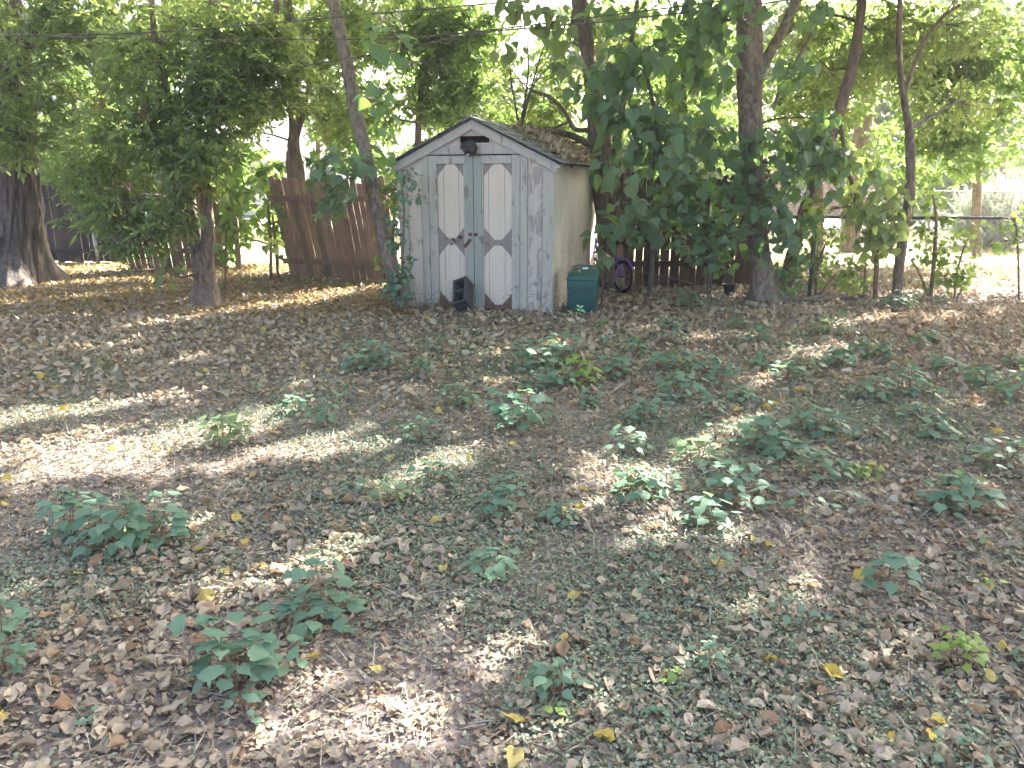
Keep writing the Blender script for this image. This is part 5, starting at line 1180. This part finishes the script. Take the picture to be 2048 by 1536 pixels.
L(1035,985,60,45,'small seedling behind the narrow upright one', stems=1)
# -- lower right
L(1302,1125,54,52,'small upright seedling, upper one of two on the lower middle right', stems=1)
L(1312,1200,72,64,'round-leaved seedling, lower one of two on the lower middle right', stems=1)
L(1442,1160,78,62,'seedling with three broad leaves lit at its edge', stems=1)
L(1775,1190,150,110,'tall lobed seedling on a single stalk in the lower right', stems=1, lobed=True)
L(1570,1250,80,62,'left seedling of the touching pair on the curled leaves', stems=1)
L(1625,1268,80,58,'right seedling of the touching pair on the curled leaves', stems=1)
L(1420,1345,90,76,'toothed seedling between dry leaves in the lower right', stems=2, lobed=False)
L(1120,1400,120,110,'bushy toothed seedling near the bottom, right of the middle', stems=3, lobed=False)
L(1350,1370,44,36,'small lime sprout left of the toothed one between dry leaves', 'leaf_lime', 1)
L(1308,1448,36,40,'tiny bright sprout near the bottom edge', stems=1)
L(1925,1340,95,100,'lime green tall seedling by the lower right', 'leaf_lime', 2)
L(1972,1185,55,36,'yellowish little seedling above the tall lime one', 'leaf_lime', 1)
L(1960,1100,55,36,'small dark seedling above the yellowish little one', stems=1)
L(1925,1535,120,80,'big-leaved seedling touching the bottom edge near the grey branch', stems=1, lobed=False)
L(2044,1345,50,60,'seedling cut off by the right edge in the lower right', stems=1)
L(1115,1450,50,40,'small sprout with a yellow leaf near the bottom edge', 'leaf_lime', 1)
L(165,1455,40,24,'tiny sprout in the lower left corner', stems=1)

# the crowded small ones between them, all alike
def crowd():
    rng = np.random.default_rng(321); LB = 'small green seedling among the many alike crowding the right half of the yard'
    protos = [seedling(u, v, w_, h_, LB, stems=s_, group='small seedlings crowding the right half of the yard') for u, v, w_, h_, s_ in ((1180,800,60,34,1),(1480,800,70,42,2),(1600,850,60,36,1),(1760,720,64,40,2))]
    n = 0
    used = []
    while n < 40:
        u, v = rng.uniform(1040, 2040), 655+rng.random()**1.2*420
        g = G(u, v)
        if any(np.linalg.norm(g-q_) < .42 for q_ in used): continue
        used.append(g); p = protos[n % 4]; r = p.copy(); C.objects.link(r); r.location = (g[0], g[1], float(ground_z(g[0], g[1]))-.005); r.rotation_euler = (0, 0, rng.uniform(0, 6.28)); r.scale = [rng.uniform(.65, 1.25)]*3
        for ch in p.children:
            c = ch.copy(); C.objects.link(c); c.parent = r
        n += 1
crowd()
# ------------------------------------------------------------------ wires overhead
def wire(pts, label, r=.008):
    P, R = smooth_path([W(*p) for p in pts], [r]*len(pts), 8); q = MB(); q.tube(P, R, 6)
    tag(q.build('overhead_wire', M['bark_dark'], smooth=True), label, 'wire', 'overhead wires crossing above the yard')
wire([(-80,72,9.8),(250,67,9.7),(500,50,9.6),(790,24,9.5),(1060,0,9.4),(1300,-25,9.3)], 'upper wire rising to the right above the shed and leaving at the top middle')
wire([(-80,67,10.0),(350,80,9.9),(520,79,9.8),(790,77,9.7),(960,62,9.6),(1200,33,9.5),(1480,-3,9.4),(1700,-35,9.3)], 'middle wire running level on the left and rising past the shed')
wire([(560,150,9.9),(625,129,9.8),(790,102,9.7),(960,66,9.6),(1200,44,9.5),(1480,12,9.4),(1750,-20,9.3)], 'lowest wire sagging from the leaning trunk up to the right', .009)
wire([(-60,210,12.4),(60,205,12.4),(180,160,12.2),(300,148,12)], 'short thin wire through the leaves by the old trunk', .006)

# ------------------------------------------------------------------ far houses
def house(name, label, x0, x1, y0, y1, h, roof, wallm, roofm, windows):
    e = empty(name, (x0, y0, 0), label, 'house'); w, d = x1-x0, y1-y0
    q = MB(); q.box(0, w, 0, d, 0, h); q.build('wall', wallm, e)
    q = MB(); o = .5; q.poly([(-o, -o, h), (w+o, -o, h), (w+o, d+o, h), (-o, d+o, h), (-o, d/2, h+roof), (w+o, d/2, h+roof)], [(0,1,5,4),(2,3,4,5),(1,2,5),(3,0,4),(3,2,1,0)]); q.build('roof', roofm, e)
    gm = plain_mat('window_glass', (.05, .07, .08), .15, spec=.5)
    for a, b, z0, z1 in windows:
        q = MB(); q.box(a-.08, b+.08, -.05, -.003, z0-.08, z1+.08); f = q.build('window', M['panel_white'], e)
        q = MB(); q.box(a, b, -.056, -.05, z0, z1); q.build('pane', gm, f)
a, b = W(400, 300, 34), W(800, 300, 34)
house('white_house', 'pale house glimpsed through the gap above the leaning fence', a[0], b[0], 34, 42, 2.75, 1.7, plain_mat('pale_siding', (.62, .62, .60), .8, var=.05), plain_mat('pale_roof', (.42, .42, .43), .8, var=.1), [(2.0, 3.1, 1.0, 2.1), (4.6, 5.7, 1.0, 2.1)])
def brick():
    m, nt, out = new_mat('red_brick'); t = N(nt, 'ShaderNodeTexBrick'); t.inputs['Scale'].default_value = 1.0
    for k, v in (('Color1', (.30, .12, .08, 1)), ('Color2', (.22, .085, .06, 1)), ('Mortar', (.36, .32, .28, 1)), ('Brick Width', .22), ('Row Height', .075), ('Mortar Size', .01)): t.inputs[k].default_value = v
    tc = N(nt, 'ShaderNodeTexCoord'); mp = N(nt, 'ShaderNodeMapping'); mp.inputs['Rotation'].default_value = (rad(90), 0, 0); nt.links.new(tc.outputs['Object'], mp.inputs[0]); nt.links.new(mp.outputs[0], t.inputs['Vector'])
    pbsdf(nt, out, t.outputs['Color'], .9, spec=.15); return m
a, b = W(1500, 380, 36), W(1790, 380, 36)
house('brick_house', 'low red brick house across the street behind the near chain-link fence', a[0], b[0], 36, 44, 2.3, 1.2, brick(), plain_mat('grey_roof', (.16, .15, .15), .9), [(1.6, 2.9, .9, 1.9), (4.3, 5.3, .9, 1.9)])
def hedge(u0, u1, Y, h, label, seed, mat, name='hedge', cat='hedge', dd=2.2, n=9000, sz=(.14, .28)):
    rng = np.random.default_rng(seed); a, b = W(u0, 400, Y), W(u1, 400, Y); x = rng.uniform(a[0], b[0], n)
    top = h*(.8+.25*sfield(x, x*0, seed, 1.1, 3)); z = top*rng.random(n)**.7; y = Y+rng.uniform(0, dd, n)+.2*sfield(x, z, seed+1, 2)
    e = empty(name, (a[0], Y, 0), label, cat)
    A = rng.normal(size=(n, 3)); Nn = np.array([0, -.4, .8])+rng.normal(size=(n, 3))*.6
    mesh_np('foliage', *inst(T_OVAL, np.stack([x, y, z], -1), A, Nn, rng.uniform(*sz, n)), M[mat], e)
    k = 16; xs = np.linspace(a[0], b[0], k); P0 = np.stack([xs, np.full(k, Y+dd/2), np.zeros(k)], -1); mesh_np('stems', *sticks(P0, P0+np.array([0, 0, h*.7]), .05), M['bark_dark'], e)
hedge(1800, 2010, 31, 3.4, 'dark hedge in shade far beyond the pale feathery bush', 91, 'leaf_broad')
hedge(900, 1520, 26, 4.5, 'tall green hedge far behind the shed and dark fence', 92, 'leaf_sunny', n=16000)
hedge(-420, 420, 24, 4.2, 'long sunlit hedge behind the dark fence on the left', 93, 'leaf_sunny', n=18000)
hedge(2000, 2700, 34, 4.0, 'sunlit hedge far off at the right edge', 94, 'leaf_sunny', n=9000)

# ------------------------------------------------------------------ thin air volume added to lift the dark tones, standing for lens glare
q = MB(); q.box(-78, 78, -33, 69, -1.0, 12.0); hm = bpy.data.materials.new('glare_haze'); hm.use_nodes = True; nt = hm.node_tree; nt.nodes.clear()
ho = nt.nodes.new('ShaderNodeOutputMaterial'); pv = nt.nodes.new('ShaderNodeVolumePrincipled'); pv.inputs['Color'].default_value = (.95, .97, 1, 1); pv.inputs['Density'].default_value = 0.0016; pv.inputs['Anisotropy'].default_value = 0.45
nt.links.new(pv.outputs[0], ho.inputs['Volume']); tag(q.build('glare_haze', hm), 'thin hazy air added for a veil of glare', 'glare_haze', kind='stuff')
# ------------------------------------------------------------------ sky, sun, camera
sc = bpy.context.scene
w = bpy.data.worlds.new('World'); sc.world = w; w.use_nodes = True; nt = w.node_tree; nt.nodes.clear()
sky = nt.nodes.new('ShaderNodeTexSky'); sky.sky_type = 'NISHITA'; sky.sun_disc = False; sky.sun_elevation = SUN_EL; sky.sun_rotation = SUN_AZ
sky.air_density = 0.6; sky.dust_density = 7.0; sky.ozone_density = 0.0
bg = nt.nodes.new('ShaderNodeBackground'); bg.inputs['Strength'].default_value = 0.14; o = nt.nodes.new('ShaderNodeOutputWorld')
nt.links.new(sky.outputs[0], bg.inputs[0]); nt.links.new(bg.outputs[0], o.inputs[0])
ld = bpy.data.lights.new('sun', 'SUN'); ld.energy = 5.0; ld.angle = rad(0.5); ld.color = (1.0, 0.94, 0.85)
lo = bpy.data.objects.new('sun', ld); C.objects.link(lo); lo.rotation_euler = Vector(SUN).to_track_quat('Z', 'Y').to_euler(); lo.location = (10, 10, 20)
cd = bpy.data.cameras.new('camera'); co = bpy.data.objects.new('camera', cd); C.objects.link(co); sc.camera = co
cd.sensor_width = 36; cd.lens = FPX/2048*36; cd.clip_end = 2000; cd.clip_start = .05
co.location = (0, 0, CAM_H); co.rotation_euler = (rad(90)-PITCH, 0, 0)
vs = sc.view_settings; vs.view_transform = 'Standard'; vs.look = 'None'; vs.gamma = 1; vs.exposure = 3.2; vs.use_curve_mapping = False
sc.render.resolution_x, sc.render.resolution_y = 1024, 768
cy = sc.cycles; cy.max_bounces = 7; cy.diffuse_bounces = 4; cy.transmission_bounces = 5; cy.glossy_bounces = 2; cy.volume_bounces = 0; cy.transparent_max_bounces = 4
cy.use_adaptive_sampling = True; cy.adaptive_threshold = 0.01; cy.use_denoising = True; cy.denoising_prefilter = 'ACCURATE'; cy.sample_clamp_indirect = 8
